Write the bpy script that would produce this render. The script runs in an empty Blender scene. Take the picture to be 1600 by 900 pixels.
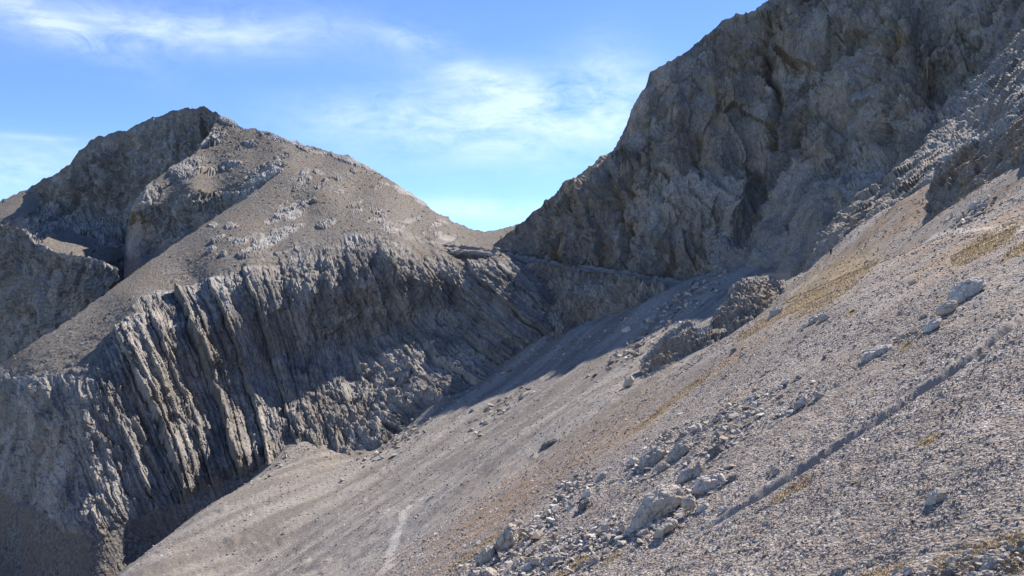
import bpy, bmesh, math, random
import numpy as np
from mathutils import Vector, Matrix
rng = np.random.default_rng(7)
random.seed(7)
scn = bpy.context.scene
COL = scn.collection
F = 1385.0          # focal length in pixels of the 1600 px wide photograph
HY = 500.0          # row of the horizon
DET = 1.0           # mesh spacing factor

# ---------------------------------------------------------------- maths
def P(px, py, t):
    return np.array([(px-800.0)/F*t, t, (HY-py)/F*t])

def _hash(ix, iy, iz, seed):
    h = (ix.astype(np.uint32)*np.uint32(374761393) + iy.astype(np.uint32)*np.uint32(668265263)
         + iz.astype(np.uint32)*np.uint32(2147483647) + np.uint32((seed*144665) & 0xffffffff))
    h = (h ^ (h >> np.uint32(13)))*np.uint32(1274126177)
    h = (h ^ (h >> np.uint32(16)))*np.uint32(2246822519)
    return h ^ (h >> np.uint32(15))

_G = np.array([[1,1,0],[-1,1,0],[1,-1,0],[-1,-1,0],[1,0,1],[-1,0,1],[1,0,-1],[-1,0,-1],
               [0,1,1],[0,-1,1],[0,1,-1],[0,-1,-1],[1,1,0],[-1,1,0],[0,-1,1],[0,-1,-1]], np.float32)

def perlin(p, seed=0):
    p = p.astype(np.float32)
    fl = np.floor(p); f = p-fl
    i = fl.astype(np.int64)
    w = f*f*f*(f*(f*6-15)+10)
    out = np.zeros(len(p), np.float32)
    for dx in (0, 1):
        wx = w[:, 0] if dx else 1-w[:, 0]
        for dy in (0, 1):
            wy = w[:, 1] if dy else 1-w[:, 1]
            for dz in (0, 1):
                wz = w[:, 2] if dz else 1-w[:, 2]
                g = _G[_hash(i[:, 0]+dx, i[:, 1]+dy, i[:, 2]+dz, seed) & np.uint32(15)]
                d = g[:, 0]*(f[:, 0]-dx)+g[:, 1]*(f[:, 1]-dy)+g[:, 2]*(f[:, 2]-dz)
                out += wx*wy*wz*d
    return out

def fbm(p, octv=5, seed=0, gain=.5, lac=2.03):
    a, s, out = 1.0, 1.0, 0
    for k in range(octv):
        out = out + a*perlin(p*s+k*17.3, seed+k*31)
        a *= gain; s *= lac
    return out

def ridged(p, octv=5, seed=0, gain=.5, lac=2.07):
    a, s, out, prev = 1.0, 1.0, 0, 1.0
    for k in range(octv):
        n = 1-np.abs(perlin(p*s+k*11.7, seed+k*29))*1.9
        n = np.clip(n, 0, 1)**2
        out = out + a*n*prev
        prev = np.clip(n*1.4, 0, 1)
        a *= gain; s *= lac
    return out

def cells(p, seed=0):
    """Worley cells: random value of the nearest cell, F2-F1, and a facet height inside the cell"""
    p = p.astype(np.float32)
    i = np.floor(p).astype(np.int64); f = p-i
    n = len(p)
    d1 = np.full(n, 9., np.float32); d2 = np.full(n, 9., np.float32)
    val = np.zeros(n, np.float32); fac = np.zeros(n, np.float32)
    for dx in (-1, 0, 1):
        for dy in (-1, 0, 1):
            for dz in (-1, 0, 1):
                h = _hash(i[:, 0]+dx, i[:, 1]+dy, i[:, 2]+dz, seed)
                ax = (h & np.uint32(255)).astype(np.float32)/255
                ay = ((h >> np.uint32(8)) & np.uint32(255)).astype(np.float32)/255
                az = ((h >> np.uint32(16)) & np.uint32(255)).astype(np.float32)/255
                v = ((h >> np.uint32(24)) & np.uint32(255)).astype(np.float32)/255
                rx = f[:, 0]-dx-ax; ry = f[:, 1]-dy-ay; rz = f[:, 2]-dz-az
                d = rx*rx+ry*ry+rz*rz
                near = d < d1
                d2 = np.where(near, d1, np.minimum(d2, d))
                tilt = rx*(ay-.5)+ry*(az-.5)+rz*(ax-.5)
                val = np.where(near, v, val); fac = np.where(near, tilt, fac)
                d1 = np.where(near, d, d1)
    return val, np.sqrt(d2)-np.sqrt(d1), fac*2

def tps_fit(xy, v, lam=0.0):
    xy = np.asarray(xy, float); v = np.asarray(v, float); n = len(xy)
    d2 = ((xy[:, None]-xy[None])**2).sum(-1)
    K = np.where(d2 > 0, d2*np.log(np.maximum(d2, 1e-20))*.5, 0)+np.eye(n)*lam
    Q = np.c_[np.ones(n), xy]
    A = np.zeros((n+3, n+3)); A[:n, :n] = K; A[:n, n:] = Q; A[n:, :n] = Q.T
    return xy, np.linalg.solve(A, np.r_[v, 0, 0, 0])

def tps_eval(fit, q):
    xy, w = fit; n = len(xy); out = np.empty(len(q))
    for s in range(0, len(q), 100000):
        c = q[s:s+100000]
        d2 = ((c[:, None]-xy[None])**2).sum(-1)
        K = d2*np.log(np.maximum(d2, 1e-20))*.5
        out[s:s+100000] = K@w[:n]+w[n]+c@w[n+1:]
    return out

def smooth(a, b, x):
    t = np.clip((x-a)/(b-a), 0, 1)
    return t*t*(3-2*t)

def bump(px, py, cx, cy, rx, ry, ang=0):
    """soft ellipse, 1 at its middle, 0 outside"""
    c, s = math.cos(math.radians(ang)), math.sin(math.radians(ang))
    x = (px-cx)*c-(py-cy)*s; y = (px-cx)*s+(py-cy)*c
    r = (x/rx)**2+(y/ry)**2
    return np.clip(1-r, 0, 1)**1.5

def polydist(q, pts):
    """distance of 2-D points to a polyline"""
    best = np.full(len(q), 1e9)
    along = np.zeros(len(q)); side = np.zeros(len(q)); acc = 0.
    for a, b in zip(pts[:-1], pts[1:]):
        a = np.asarray(a, float); b = np.asarray(b, float); d = b-a; L = np.hypot(*d)
        k = np.clip(((q-a)@d)/(L*L), 0, 1)
        r = q-(a+k[:, None]*d)
        dist = np.hypot(r[:, 0], r[:, 1])
        m = dist < best
        best = np.where(m, dist, best)
        along = np.where(m, acc+k*L, along)
        side = np.where(m, d[0]*r[:, 1]-d[1]*r[:, 0], side)
        acc += L
    return best, along/acc, np.sign(side)

# ---------------------------------------------------------------- mesh helpers
def mesh_from(name, v, f, mat, attrs=None, smooth_shade=True, parent=None):
    me = bpy.data.meshes.new(name)
    v = np.asarray(v, np.float32); f = np.asarray(f, np.int32)
    k = f.shape[1]
    me.vertices.add(len(v)); me.vertices.foreach_set('co', v.ravel())
    me.loops.add(f.size); me.loops.foreach_set('vertex_index', f.ravel())
    me.polygons.add(len(f))
    me.polygons.foreach_set('loop_start', np.arange(0, f.size, k, dtype=np.int32))
    me.polygons.foreach_set('loop_total', np.full(len(f), k, np.int32))
    me.polygons.foreach_set('use_smooth', np.full(len(f), smooth_shade, bool))
    for an, av in (attrs or {}).items():
        a = me.attributes.new(an, 'FLOAT', 'POINT')
        a.data.foreach_set('value', np.asarray(av, np.float32))
    me.update(calc_edges=True)
    me.materials.append(mat)
    o = bpy.data.objects.new(name, me); COL.objects.link(o)
    if parent: o.parent = parent
    return o

def tag(o, label=None, cat=None, group=None, kind=None):
    if label: o['label'] = label
    if cat: o['category'] = cat
    if group: o['group'] = group
    if kind: o['kind'] = kind
    return o

def gridfaces(nr, nc):
    a = np.arange(nr*nc).reshape(nr, nc)
    return np.stack([a[:-1, :-1], a[1:, :-1], a[1:, 1:], a[:-1, 1:]], -1).reshape(-1, 4)

def gridnormals(p, nr, nc):
    g = p.reshape(nr, nc, 3)
    dr = np.gradient(g, axis=0); dc = np.gradient(g, axis=1)
    n = np.cross(dr, dc); n /= np.linalg.norm(n, axis=-1, keepdims=True)+1e-12
    return n.reshape(-1, 3)

# ---------------------------------------------------------------- materials
class NT:
    def __init__(self, name):
        self.m = bpy.data.materials.new(name); self.m.use_nodes = True
        self.t = self.m.node_tree; self.t.nodes.clear()
        self.out = self.t.nodes.new('ShaderNodeOutputMaterial')
        self.b = self.t.nodes.new('ShaderNodeBsdfPrincipled')
        self.t.links.new(self.b.outputs[0], self.out.inputs[0])
        self.b.inputs['Roughness'].default_value = .9
        self.b.inputs['Specular IOR Level'].default_value = .15
        self.co = self.t.nodes.new('ShaderNodeTexCoord').outputs['Object']
    def n(self, typ, **kw):
        x = self.t.nodes.new(typ)
        for k, v in kw.items():
            if k.startswith('_'): x.inputs[k[1:].replace('_', ' ')].default_value = v
            else: setattr(x, k, v)
        return x
    def l(self, a, b): self.t.links.new(a, b)
    def map(self, sc, rot=(0, 0, 0), src=None):
        m = self.n('ShaderNodeMapping'); m.inputs['Scale'].default_value = sc
        m.inputs['Rotation'].default_value = [math.radians(r) for r in rot]
        self.l(src or self.co, m.inputs[0]); return m.outputs[0]
    def noise(self, scale, detail=6, rough=.6, vec=None, dist=0):
        x = self.n('ShaderNodeTexNoise', _Scale=scale, _Detail=detail, _Roughness=rough, _Distortion=dist)
        self.l(vec or self.co, x.inputs['Vector']); return x.outputs['Fac']
    def voro(self, scale, vec=None, feature='F1', out='Color', rnd=1.0):
        x = self.n('ShaderNodeTexVoronoi', feature=feature, _Scale=scale, _Randomness=rnd)
        self.l(vec or self.co, x.inputs['Vector']); return x.outputs[out]
    def ramp(self, src, stops, interp='LINEAR'):
        r = self.n('ShaderNodeValToRGB'); cr = r.color_ramp; cr.interpolation = interp
        while len(cr.elements) < len(stops): cr.elements.new(.5)
        for e, (p, c) in zip(cr.elements, stops):
            e.position = p; e.color = (*c, 1) if len(c) == 3 else c
        self.l(src, r.inputs[0]); return r.outputs[0]
    def mix(self, fac, a, b, typ='MIX'):
        x = self.n('ShaderNodeMix', data_type='RGBA', blend_type=typ)
        for s, i in ((fac, 0), (a, 6), (b, 7)):
            if isinstance(s, (int, float)): x.inputs[i].default_value = s
            elif isinstance(s, tuple): x.inputs[i].default_value = (*s, 1)
            else: self.l(s, x.inputs[i])
        return x.outputs[2]
    def math(self, op, a, b=0.0, clamp=False):
        x = self.n('ShaderNodeMath', operation=op, use_clamp=clamp)
        for s, i in ((a, 0), (b, 1)):
            if isinstance(s, (int, float)): x.inputs[i].default_value = s
            else: self.l(s, x.inputs[i])
        return x.outputs[0]
    def attr(self, name):
        return self.n('ShaderNodeAttribute', attribute_name=name).outputs['Fac']
    def bump(self, h, strength, dist, prev=None):
        x = self.n('ShaderNodeBump', _Strength=strength, _Distance=dist)
        self.l(h, x.inputs['Height'])
        if prev: self.l(prev, x.inputs['Normal'])
        return x.outputs[0]

def g3(v, warm=.0):
    return (v*(1+warm), v, v*(1-warm*1.15))

def rock_material(name, dark=.14, light=.30, warm=.09, stain=(.33, .22, .12), scree=(.2, .17, .145), fine=1.0, streaky=0, bedded=0):
    """cliff rock: grey, streaked with brown; vertex attributes say where scree, pale rock and tan stain lie"""
    k = NT(name)
    big = k.noise(.018, 5, .6, dist=.4)
    streak = k.noise(.16, 6, .65, vec=k.map((1, 1, .22)), dist=.6)
    mid = k.noise(.5, 7, .72)
    tiny = k.noise(2.6*fine, 5, .7)
    v = k.math('ADD', k.math('MULTIPLY', mid, .5), k.math('MULTIPLY', streak, .5))
    rock = k.ramp(v, [(.3, g3(dark, warm)), (.48, g3((dark+light)*.46, warm)), (.7, g3(light, warm*.7))])
    st = k.ramp(k.math('ADD', k.math('MULTIPLY', big, .55), k.math('MULTIPLY', streak, .5)), [(.5, (0, 0, 0)), (.68, (.55, .55, .55))])
    rock = k.mix(st, rock, stain)
    if streaky:
        st2 = k.noise(.055, 5, .6, vec=k.map((1, 1, .12), rot=(0, 14, 0)), dist=.5)
        rock = k.mix(k.ramp(st2, [(.42, (.65, .65, .65)), (.56, (0, 0, 0))]), rock, (.165, .155, .143))
        rock = k.mix(k.ramp(k.noise(.03, 4, .6, dist=1.0), [(.52, (0, 0, 0)), (.64, (.55, .55, .55))]), rock, (.50, .475, .44))
    rock = k.mix(k.attr('tan'), rock, k.mix(streak, (.30, .215, .135), (.42, .34, .25)))
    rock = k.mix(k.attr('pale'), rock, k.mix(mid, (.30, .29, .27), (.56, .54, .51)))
    lay = None
    if bedded:      # thin beds of the tilted strata: each its own grey, dark partings between some of them
        def bednoise(sc, det):
            x = k.n('ShaderNodeTexNoise', noise_dimensions='2D', _Scale=1.0, _Detail=det, _Roughness=.6)
            c = k.n('ShaderNodeCombineXYZ'); k.l(k.math('MULTIPLY', k.attr('bed'), sc), c.inputs[0]); k.l(k.math('MULTIPLY', big, 3.0), c.inputs[1]); k.l(c.outputs[0], x.inputs['Vector']); return x.outputs['Fac']
        lay = bednoise(.75, 3.0)
        tonea = k.ramp(lay, [(.30, (.42, .40, .38)), (.42, (.85, .84, .82)), (.55, (1.0, 1.0, 1.0)), (.7, (1.35, 1.33, 1.3))])
        rock = k.mix(k.math('MULTIPLY', k.attr('bedded'), .85), rock, k.mix(1.0, rock, tonea, 'MULTIPLY'))
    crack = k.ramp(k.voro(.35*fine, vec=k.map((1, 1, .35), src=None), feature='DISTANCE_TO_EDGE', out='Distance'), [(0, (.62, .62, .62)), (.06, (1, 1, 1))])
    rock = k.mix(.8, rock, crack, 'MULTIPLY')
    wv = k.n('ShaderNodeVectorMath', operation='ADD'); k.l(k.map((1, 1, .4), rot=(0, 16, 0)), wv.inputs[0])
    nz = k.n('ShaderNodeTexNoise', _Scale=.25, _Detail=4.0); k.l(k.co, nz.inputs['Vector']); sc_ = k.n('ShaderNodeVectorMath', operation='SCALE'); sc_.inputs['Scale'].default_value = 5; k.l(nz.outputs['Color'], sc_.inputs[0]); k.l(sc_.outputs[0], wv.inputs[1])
    for sc__, wd_, lo_ in ((.11*fine, .02, .45), (.30*fine, .03, .55), (.8*fine, .05, .65)):  # dark joint lines; the shade inside cracks is put into the colour too
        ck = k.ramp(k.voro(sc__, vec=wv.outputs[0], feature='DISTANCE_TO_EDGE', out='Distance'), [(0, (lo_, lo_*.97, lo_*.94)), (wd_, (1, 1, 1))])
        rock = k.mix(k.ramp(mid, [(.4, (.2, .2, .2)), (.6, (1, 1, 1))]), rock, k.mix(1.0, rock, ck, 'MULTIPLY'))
    cellv = k.voro(1.1*fine, out='Color')
    sep = k.n('ShaderNodeSeparateColor'); k.l(cellv, sep.inputs[0])
    sc = k.mix(sep.outputs[0], tuple(c*.55 for c in scree), tuple(c*1.5 for c in scree))
    sc = k.mix(k.ramp(k.noise(.06, 5, .65), [(.4, (0, 0, 0)), (.62, (.7, .7, .7))]), sc, (scree[0]*1.12, scree[1]*.98, scree[2]*.82))
    col = k.mix(k.attr('scree'), rock, sc)
    col = k.mix(.5, col, k.ramp(tiny, [(.25, (.55, .55, .55)), (.75, (1.4, 1.4, 1.4))]), 'MULTIPLY')
    k.l(col, k.b.inputs['Base Color'])
    sp = k.n('ShaderNodeSeparateColor'); k.l(k.voro(.55*fine, vec=k.map((1, 1, .45), rot=(0, 12, 0))), sp.inputs[0])
    sp2 = k.n('ShaderNodeSeparateColor'); k.l(k.voro(1.3*fine, vec=k.map((1, 1, .6), rot=(0, -9, 0))), sp2.inputs[0])
    h = k.math('ADD', k.math('ADD', k.math('MULTIPLY', sp.outputs[0], .5), k.math('MULTIPLY', sp2.outputs[0], .25)), k.math('MULTIPLY', mid, .8))
    nrm = k.bump(h, .8, 1.6/fine)
    nrm = k.bump(tiny, .8, .6/fine, nrm)
    if lay: nrm = k.bump(k.math('MULTIPLY', lay, k.attr('bedded')), .9, 2.0, nrm)
    k.l(nrm, k.b.inputs['Normal'])
    return k.m

def scree_material(name):
    """loose limestone chips: each cell its own grey, stretches of dry grass and iron-brown soil"""
    k = NT(name)
    def cellgrey(scale):
        s = k.n('ShaderNodeSeparateColor'); k.l(k.voro(scale), s.inputs[0]); return s
    near, far = cellgrey(7.0), cellgrey(2.2)
    a = k.ramp(near.outputs[0], [(0, (.16, .128, .104)), (.45, (.265, .222, .19)), (.8, (.35, .303, .268)), (1, (.5, .46, .425))])
    b = k.ramp(far.outputs[0], [(0, (.20, .168, .143)), (.6, (.275, .238, .208)), (1, (.39, .35, .315))])
    col = k.mix(.45, a, b)
    streak = k.attr('tone')
    big = k.noise(.03, 4, .6)
    far_c = k.mix(k.ramp(streak, [(.38, (0, 0, 0)), (.62, (1, 1, 1))]), (.195, .178, .16), (.295, .274, .248))
    col = k.mix(k.attr('far'), col, k.mix(.5, far_c, b))
    col = k.mix(.55, col, k.ramp(streak, [(.3, (.74, .72, .7)), (.7, (1.22, 1.22, 1.2))]), 'MULTIPLY')
    n1 = k.noise(.7, 6, .7)
    brown = k.math('MULTIPLY', k.attr('brown'), k.ramp(n1, [(.34, (0, 0, 0)), (.6, (1, 1, 1))]))
    col = k.mix(brown, col, k.mix(near.outputs[1], (.20, .115, .06), (.34, .23, .135)))
    gold = k.math('MULTIPLY', k.attr('gold'), k.ramp(n1, [(.3, (0, 0, 0)), (.55, (1, 1, 1))]))
    col = k.mix(gold, col, k.mix(near.outputs[2], (.26, .18, .085), (.42, .31, .17)))
    col = k.mix(k.attr('track'), col, k.mix(near.outputs[0], (.42, .38, .33), (.58, .53, .47)))
    col = k.mix(k.attr('fine'), col, k.mix(k.noise(5, 6, .8), (.16, .138, .118), (.34, .30, .265)))
    k.l(col, k.b.inputs['Base Color'])
    inv = k.math('SUBTRACT', 1.0, k.attr('far'))
    h1 = k.math('SUBTRACT', near.outputs[1], k.voro(7.0, out='Distance'))
    n = k.n('ShaderNodeBump', _Distance=.13, _Strength=.8); k.l(h1, n.inputs['Height'])
    k.l(k.math('MULTIPLY', k.math('SUBTRACT', 1.0, k.attr('fine')), .7), n.inputs['Strength'])
    h2 = k.math('ADD', far.outputs[1], k.noise(1.1, 6, .7))
    nn = k.bump(h2, .5, .35, n.outputs[0])
    k.l(nn, k.b.inputs['Normal'])
    return k.m

def boulder_material(name, dark, light, warm=.05, stain=None):
    k = NT(name)
    mid = k.noise(1.3, 8, .7, dist=.5); tiny = k.noise(14, 6, .7)
    col = k.ramp(mid, [(.3, g3(dark, warm)), (.5, g3((dark+light)*.55, warm)), (.72, g3(light, warm*.6))])
    if stain: col = k.mix(k.ramp(k.noise(.7, 5, .6, dist=.8), [(.48, (0, 0, 0)), (.66, (.75, .75, .75))]), col, stain)
    col = k.mix(.5, col, k.ramp(tiny, [(.3, (.6, .6, .6)), (.7, (1.3, 1.3, 1.3))]), 'MULTIPLY')
    ck = k.ramp(k.voro(1.1, vec=k.map((1, .6, 1.5), rot=(20, 30, 10)), feature='DISTANCE_TO_EDGE', out='Distance'), [(0, (.45, .42, .4)), (.035, (1, 1, 1))])
    col = k.mix(.6, col, ck, 'MULTIPLY')
    k.l(col, k.b.inputs['Base Color'])
    nr = k.bump(mid, .6, .3); nr = k.bump(tiny, .5, .05, nr)
    k.l(nr, k.b.inputs['Normal'])
    return k.m

def plain_material(name, col, rough=.85, var=.25, scale=8):
    k = NT(name)
    c = k.mix(k.noise(scale, 5, .7), tuple(x*(1-var) for x in col), tuple(x*(1+var) for x in col))
    k.l(c, k.b.inputs['Base Color']); k.b.inputs['Roughness'].default_value = rough
    return k.m

M_left = rock_material('weathered_strata_rock', .20, .50, .07, stain=(.34,.27,.195), scree=(.178, .164, .147), bedded=1, streaky=1)
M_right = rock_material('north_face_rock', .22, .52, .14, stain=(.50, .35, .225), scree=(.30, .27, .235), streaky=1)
M_crag = rock_material('crag_rock', .14, .42, .08, scree=(.24, .2, .16), fine=2.2)
M_scree = scree_material('limestone_scree')
M_b_tan = boulder_material('tan_limestone', .30, .50, .14, (.44, .33, .21))
M_b_grey = boulder_material('grey_limestone', .22, .43, .10)
M_b_pale = boulder_material('pale_limestone', .33, .56, .10)
M_b_dark = boulder_material('dark_limestone', .10, .22, .07)

# ---------------------------------------------------------------- scree slope (height field in the world's plan)
GC = [  # (column, row, distance) -> a point of the slope
 (1600,900,23),(1450,900,25.5),(1300,900,28.7),(1150,900,32.5),(1000,900,38),(850,900,46),(700,900,60),
 (1600,800,26),(1300,800,34),(1000,800,48),(850,800,62),
 (1600,700,30),(1300,700,41),(1150,700,50),(1000,700,64),(930,700,76),
 (1600,600,36),(1400,600,46),(1200,600,62),(1080,620,76),
 (1600,500,44),(1400,500,60),(1300,500,71),(1200,510,86),
 (1600,420,56),(1500,420,66),(1400,430,84),(1300,440,104),(1250,462,104),
 (1600,355,76),(1500,370,88),(1420,392,112),
 (1600,252,112),(1540,286,121),(1480,332,131),
 (1330,400,190),(1298,399,218),(1350,385,185),(1400,350,170),(1450,345,150),(1380,335,205),(1440,300,185),(1320,372,235),
 (1700,200,130),(1750,300,88),(1800,450,44),(1800,700,26),
 (1180,520,88),(1100,568,86),(1050,606,86),
 (780,800,80),(700,850,78),(600,900,100),
 # farther scree beyond the roll of the slope
 (980,640,170),(900,690,160),(820,740,160),(740,790,165),(660,840,170),(560,900,185),
 (1020,590,215),(940,620,225),(860,660,230),(780,700,235),(700,750,235),(600,800,235),(500,850,240),(400,900,245),
 (1060,560,250),(1000,560,280),(900,600,290),(800,650,300),(700,690,310),(620,720,315),(520,760,310),(420,810,285),(330,860,268),(270,900,250),
 (1100,500,300),(1040,500,330),(960,530,345),(880,560,355),(800,600,360),(740,625,360),(660,670,350),
 (1120,450,345),(1050,455,360),(1000,475,378),(930,505,390),(838,535,398),(740,604,385),(672,632,377),(604,688,366),(530,708,356),(460,692,360),
 (410,737,346),(350,778,322),(300,813,303),(240,857,282),(180,902,262),(100,965,240),
 
 (1180,445,330),(1240,432,300),(1210,470,250),(1150,520,235),
]
gp = np.array([P(*c) for c in GC])
extra = [(-60, 470, -45), (-150, 420, -90), (-270, 430, -110), (30, 470, -5), (120, 460, 30), (160, 330, 45), (112, 235, 33), (130, 190, 44), (160, 120, 72), (100, 60, 42), (60, 8, 24),
         (3, 3, -4.5), (-20, 10, -16), (-60, 60, -45), (-120, 150, -75), (-220, 250, -95), (30, -10, 10)]
for c_ in [(350,778,322),(300,813,303),(240,857,282),(180,902,262),(100,965,240)]:      # beyond the lip of the scree the gully drops away
    a_ = P(*c_); extra += [tuple(a_+(-6, 8, -6)), tuple(a_+(-18, 22, -24)), tuple(a_+(-60, 60, -40))]
gp = np.r_[gp, np.array(extra, float)]
GFIT = tps_fit(gp[:, :2]/100, gp[:, 2]/100, lam=2e-5)
def ground_base(xy): return tps_eval(GFIT, xy/100)*100

CH = [(940,925),(1000,880),(1100,828),(1180,780),(1250,738),(1330,688),(1390,650),(1425,622),(1480,590),(1540,545),(1600,497),(1680,430)]  # debris channel
uc = np.r_[np.arange(-1000, -300, 12), np.arange(-300, 1960, 1.7*DET), np.arange(1962, 4200, 12)]
nr = int(820/DET)
s = np.linspace(0, 1, nr)
inv = 1/520+(1/17.5-1/520)*s**2.1
tt = np.r_[1/inv, np.linspace(16.5, 2.0, 18)]
nr = len(tt); nc = len(uc)
T, U = np.meshgrid(tt, (uc-800)/F, indexing='ij')
gxy = np.c_[(U*T).ravel(), T.ravel()]
gz = ground_base(gxy)
def px_of(p): return 800+F*p[:, 0]/p[:, 1], HY-F*p[:, 2]/p[:, 1]
gpos = np.c_[gxy, gz]
gpx, gpy = px_of(gpos)
dist = gxy[:, 1]

# visible smooth slope -> lookup from a pixel to a point of the ground
def ground_lookup(pos, nr, nc):
    X, Y = px_of(pos); t = pos[:, 1]
    def look(px, py):
        j = int(np.argmin(np.abs(uc-px)))
        col = np.arange(nr)*nc+j
        y = Y[col]; tv = t[col]
        best = None   # rows run from far to near: take the nearest crossing
        for a in range(nr-1, 0, -1):
            y0, y1 = y[a], y[a-1]
            if (y0-py)*(y1-py) <= 0 and y0 != y1:
                k = (py-y0)/(y1-y0)
                p = pos[col[a]]*(1-k)+pos[col[a-1]]*k
                best = p; break
        if best is None: best = pos[col[int(np.argmin(np.abs(y-py)))]]
        return best.copy()
    return look
look0 = ground_lookup(gpos, nr, nc)
chw = [look0(*c)[:2] for c in CH if c[0] < 1950]
dch, ach, sch = polydist(gxy, chw)

amp_far = smooth(60, 250, dist)
q = np.c_[gxy, np.zeros(len(gxy))]
def along(deg):
    c_, s_ = math.cos(math.radians(deg)), math.sin(math.radians(deg))
    return gxy[:, 0]*s_+gxy[:, 1]*c_, gxy[:, 0]*c_-gxy[:, 1]*s_
a1, b1 = along(77); a2_, b2_ = along(42)
fk = smooth(80, 220, dist); z0 = gz*0
def streaks(width, stretch, octv, seed):      # fall lines turn from the near slope to the far one
    return fbm(np.c_[a1/stretch, b1, z0]/width, octv, seed)*(1-fk)+fbm(np.c_[a2_/stretch, b2_, z0]/width, octv, seed+1)*fk
rot = np.c_[a1*.22, b1, z0]
dz = .9*amp_far*streaks(16, 9, 3, 3)+.9*amp_far*fbm(q/40, 4, 5)
dz += (.2+.25*amp_far)*streaks(3.2, 7, 2, 9)
dz += .35*smooth(70, 130, dist)*smooth(330, 230, dist)*fbm(q/4.5, 3, 12)
dz += .10*fbm(q/1.0, 4, 11)*smooth(120, 50, dist)
tone = streaks(9, 10, 4, 70)*.9+streaks(2.6, 9, 3, 72)*.6+.3*fbm(q/12, 4, 74)
c1, e1, f1 = cells(q/.55, 21)
dz += smooth(85, 40, dist)*.055*(c1*1.2+f1)
c2, e2, f2 = cells(q/6, 23)
dz += 1.0*amp_far*np.clip(c2-.8, 0, 1)*smooth(.05, .4, e2)*3
nearw = smooth(95, 60, dist)
wob = .15*fbm(q/1.2, 4, 40)+.2*fbm(np.c_[ach*7, ach*0, ach*0], 2, 48)
ds = sch*dch+wob                       # metres to the far side of the gully's bottom line
chd = smooth(.04, .3, ach)*(1+.2*fbm(np.c_[ach*9, ach*0, ach*0], 2, 44))
prof = np.interp(ds, [-.3, -.14, -.05, .38, .6, 1.5], [0, -.38, -.44, .16, .18, 0])     # undercut near edge, raw bank on the far side, levee behind it
dz = dz*(1-.7*nearw*np.exp(-(ds/.6)**4))+nearw*chd*prof*np.clip(1.05+.5*fbm(np.c_[ach*26, ach*0, ach*0], 3, 47), .8, 1.3)*(1+.35*fbm(q/.45, 3, 46))
gz2 = gz+dz
gpos2 = np.c_[gxy, gz2]
# what grows or lies where
def blob(lst):
    m = np.zeros(len(gpx))
    for b in lst: m = np.maximum(m, bump(gpx, gpy, *b[:5])*b[5])
    return m
band = streaks(5, 6, 5, 60)
brown = blob([(1140,560,140,16,33,.8),(950,690,190,26,36,.75),(800,780,220,50,36,.85),(940,680,200,46,36,.75),(690,880,90,30,36,.5),(1330,400,130,34,30,.9),(1240,470,150,22,33,.7),(1450,380,120,22,30,.75),(1560,320,110,40,33,.75),
              (1420,330,140,40,34,1.4),(1500,400,140,36,32,.8),(1560,330,110,40,32,1),(1560,380,90,30,30,.8),(760,750,120,12,36,.4),(1000,620,60,10,36,.7),(1120,690,80,10,36,.7),(1270,660,26,9,30,1.0),(1030,650,60,9,34,.6),(880,640,120,8,36,.5),
              (1500,450,90,12,33,.5),(1350,560,90,10,33,.3),(1080,780,70,14,36,.5),(1150,620,60,12,36,.5),(930,860,40,10,30,.9),(1440,430,40,9,35,.9),(1340,300,60,26,36,1)])
gold = blob([(1300,440,120,34,34,1.3),(1180,515,50,10,38,1.0),(1240,480,60,10,36,.7),(1540,382,80,20,30,1.2),(1590,390,40,12,30,.9),(1450,688,26,7,30,1.0),(1330,490,16,7,30,.9),(1415,540,20,8,25,.9),
             (1240,765,60,9,33,1),(1520,875,90,26,15,1.1),(1590,870,60,40,10,1.1),(900,880,50,12,30,1.0),(960,870,30,9,30,1.0),(1070,610,90,9,37,.6),(760,850,120,10,36,.55),(1000,670,90,9,37,.5),(1380,890,60,10,15,.8)])
brown *= np.clip(.75+band*1.3, 0, 1.2)*smooth(270, 210, dist); gold *= np.clip(1.1+band*1.2, 0, 1.5)*smooth(270, 210, dist)
trk = [look0(*c)[:2] for c in [(603,893),(612,862),(622,832),(632,803),(640,790),(655,782)]]
dt, at, st_ = polydist(gxy, trk)
track = .75*smooth(1.5, .6, dt+.9*fbm(q/3, 4, 77))
pth = [look0(*c)[:2] for c in [(1640,352),(1560,356),(1500,360),(1460,366)]]
dp, ap, sp_ = polydist(gxy, pth)
track = np.maximum(track, 1.0*.6*smooth(1.1, .5, dp+.5*fbm(q/2, 3, 78)))
fine = np.clip(nearw*smooth(-.4, -.28, ds)*smooth(.75, .45, ds)*np.clip(1.2*chd, 0, 1), 0, 1)
scree_o = mesh_from('scree_slope', gpos2, gridfaces(nr, nc), M_scree,
    {'far': smooth(70, 210, dist), 'brown': np.clip(brown, 0, 1), 'gold': np.clip(gold, 0, 1), 'track': track, 'fine': fine, 'tone': np.clip(.5+tone*(.75-.35*fk), 0, 1)})
tag(scree_o, kind='structure')
look = ground_lookup(gpos2, nr, nc)

# ---------------------------------------------------------------- cliff sheets
def interp_poly(pl, x):
    pl = np.array(pl, float); return np.interp(x, pl[:, 0], pl[:, 1])

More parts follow.
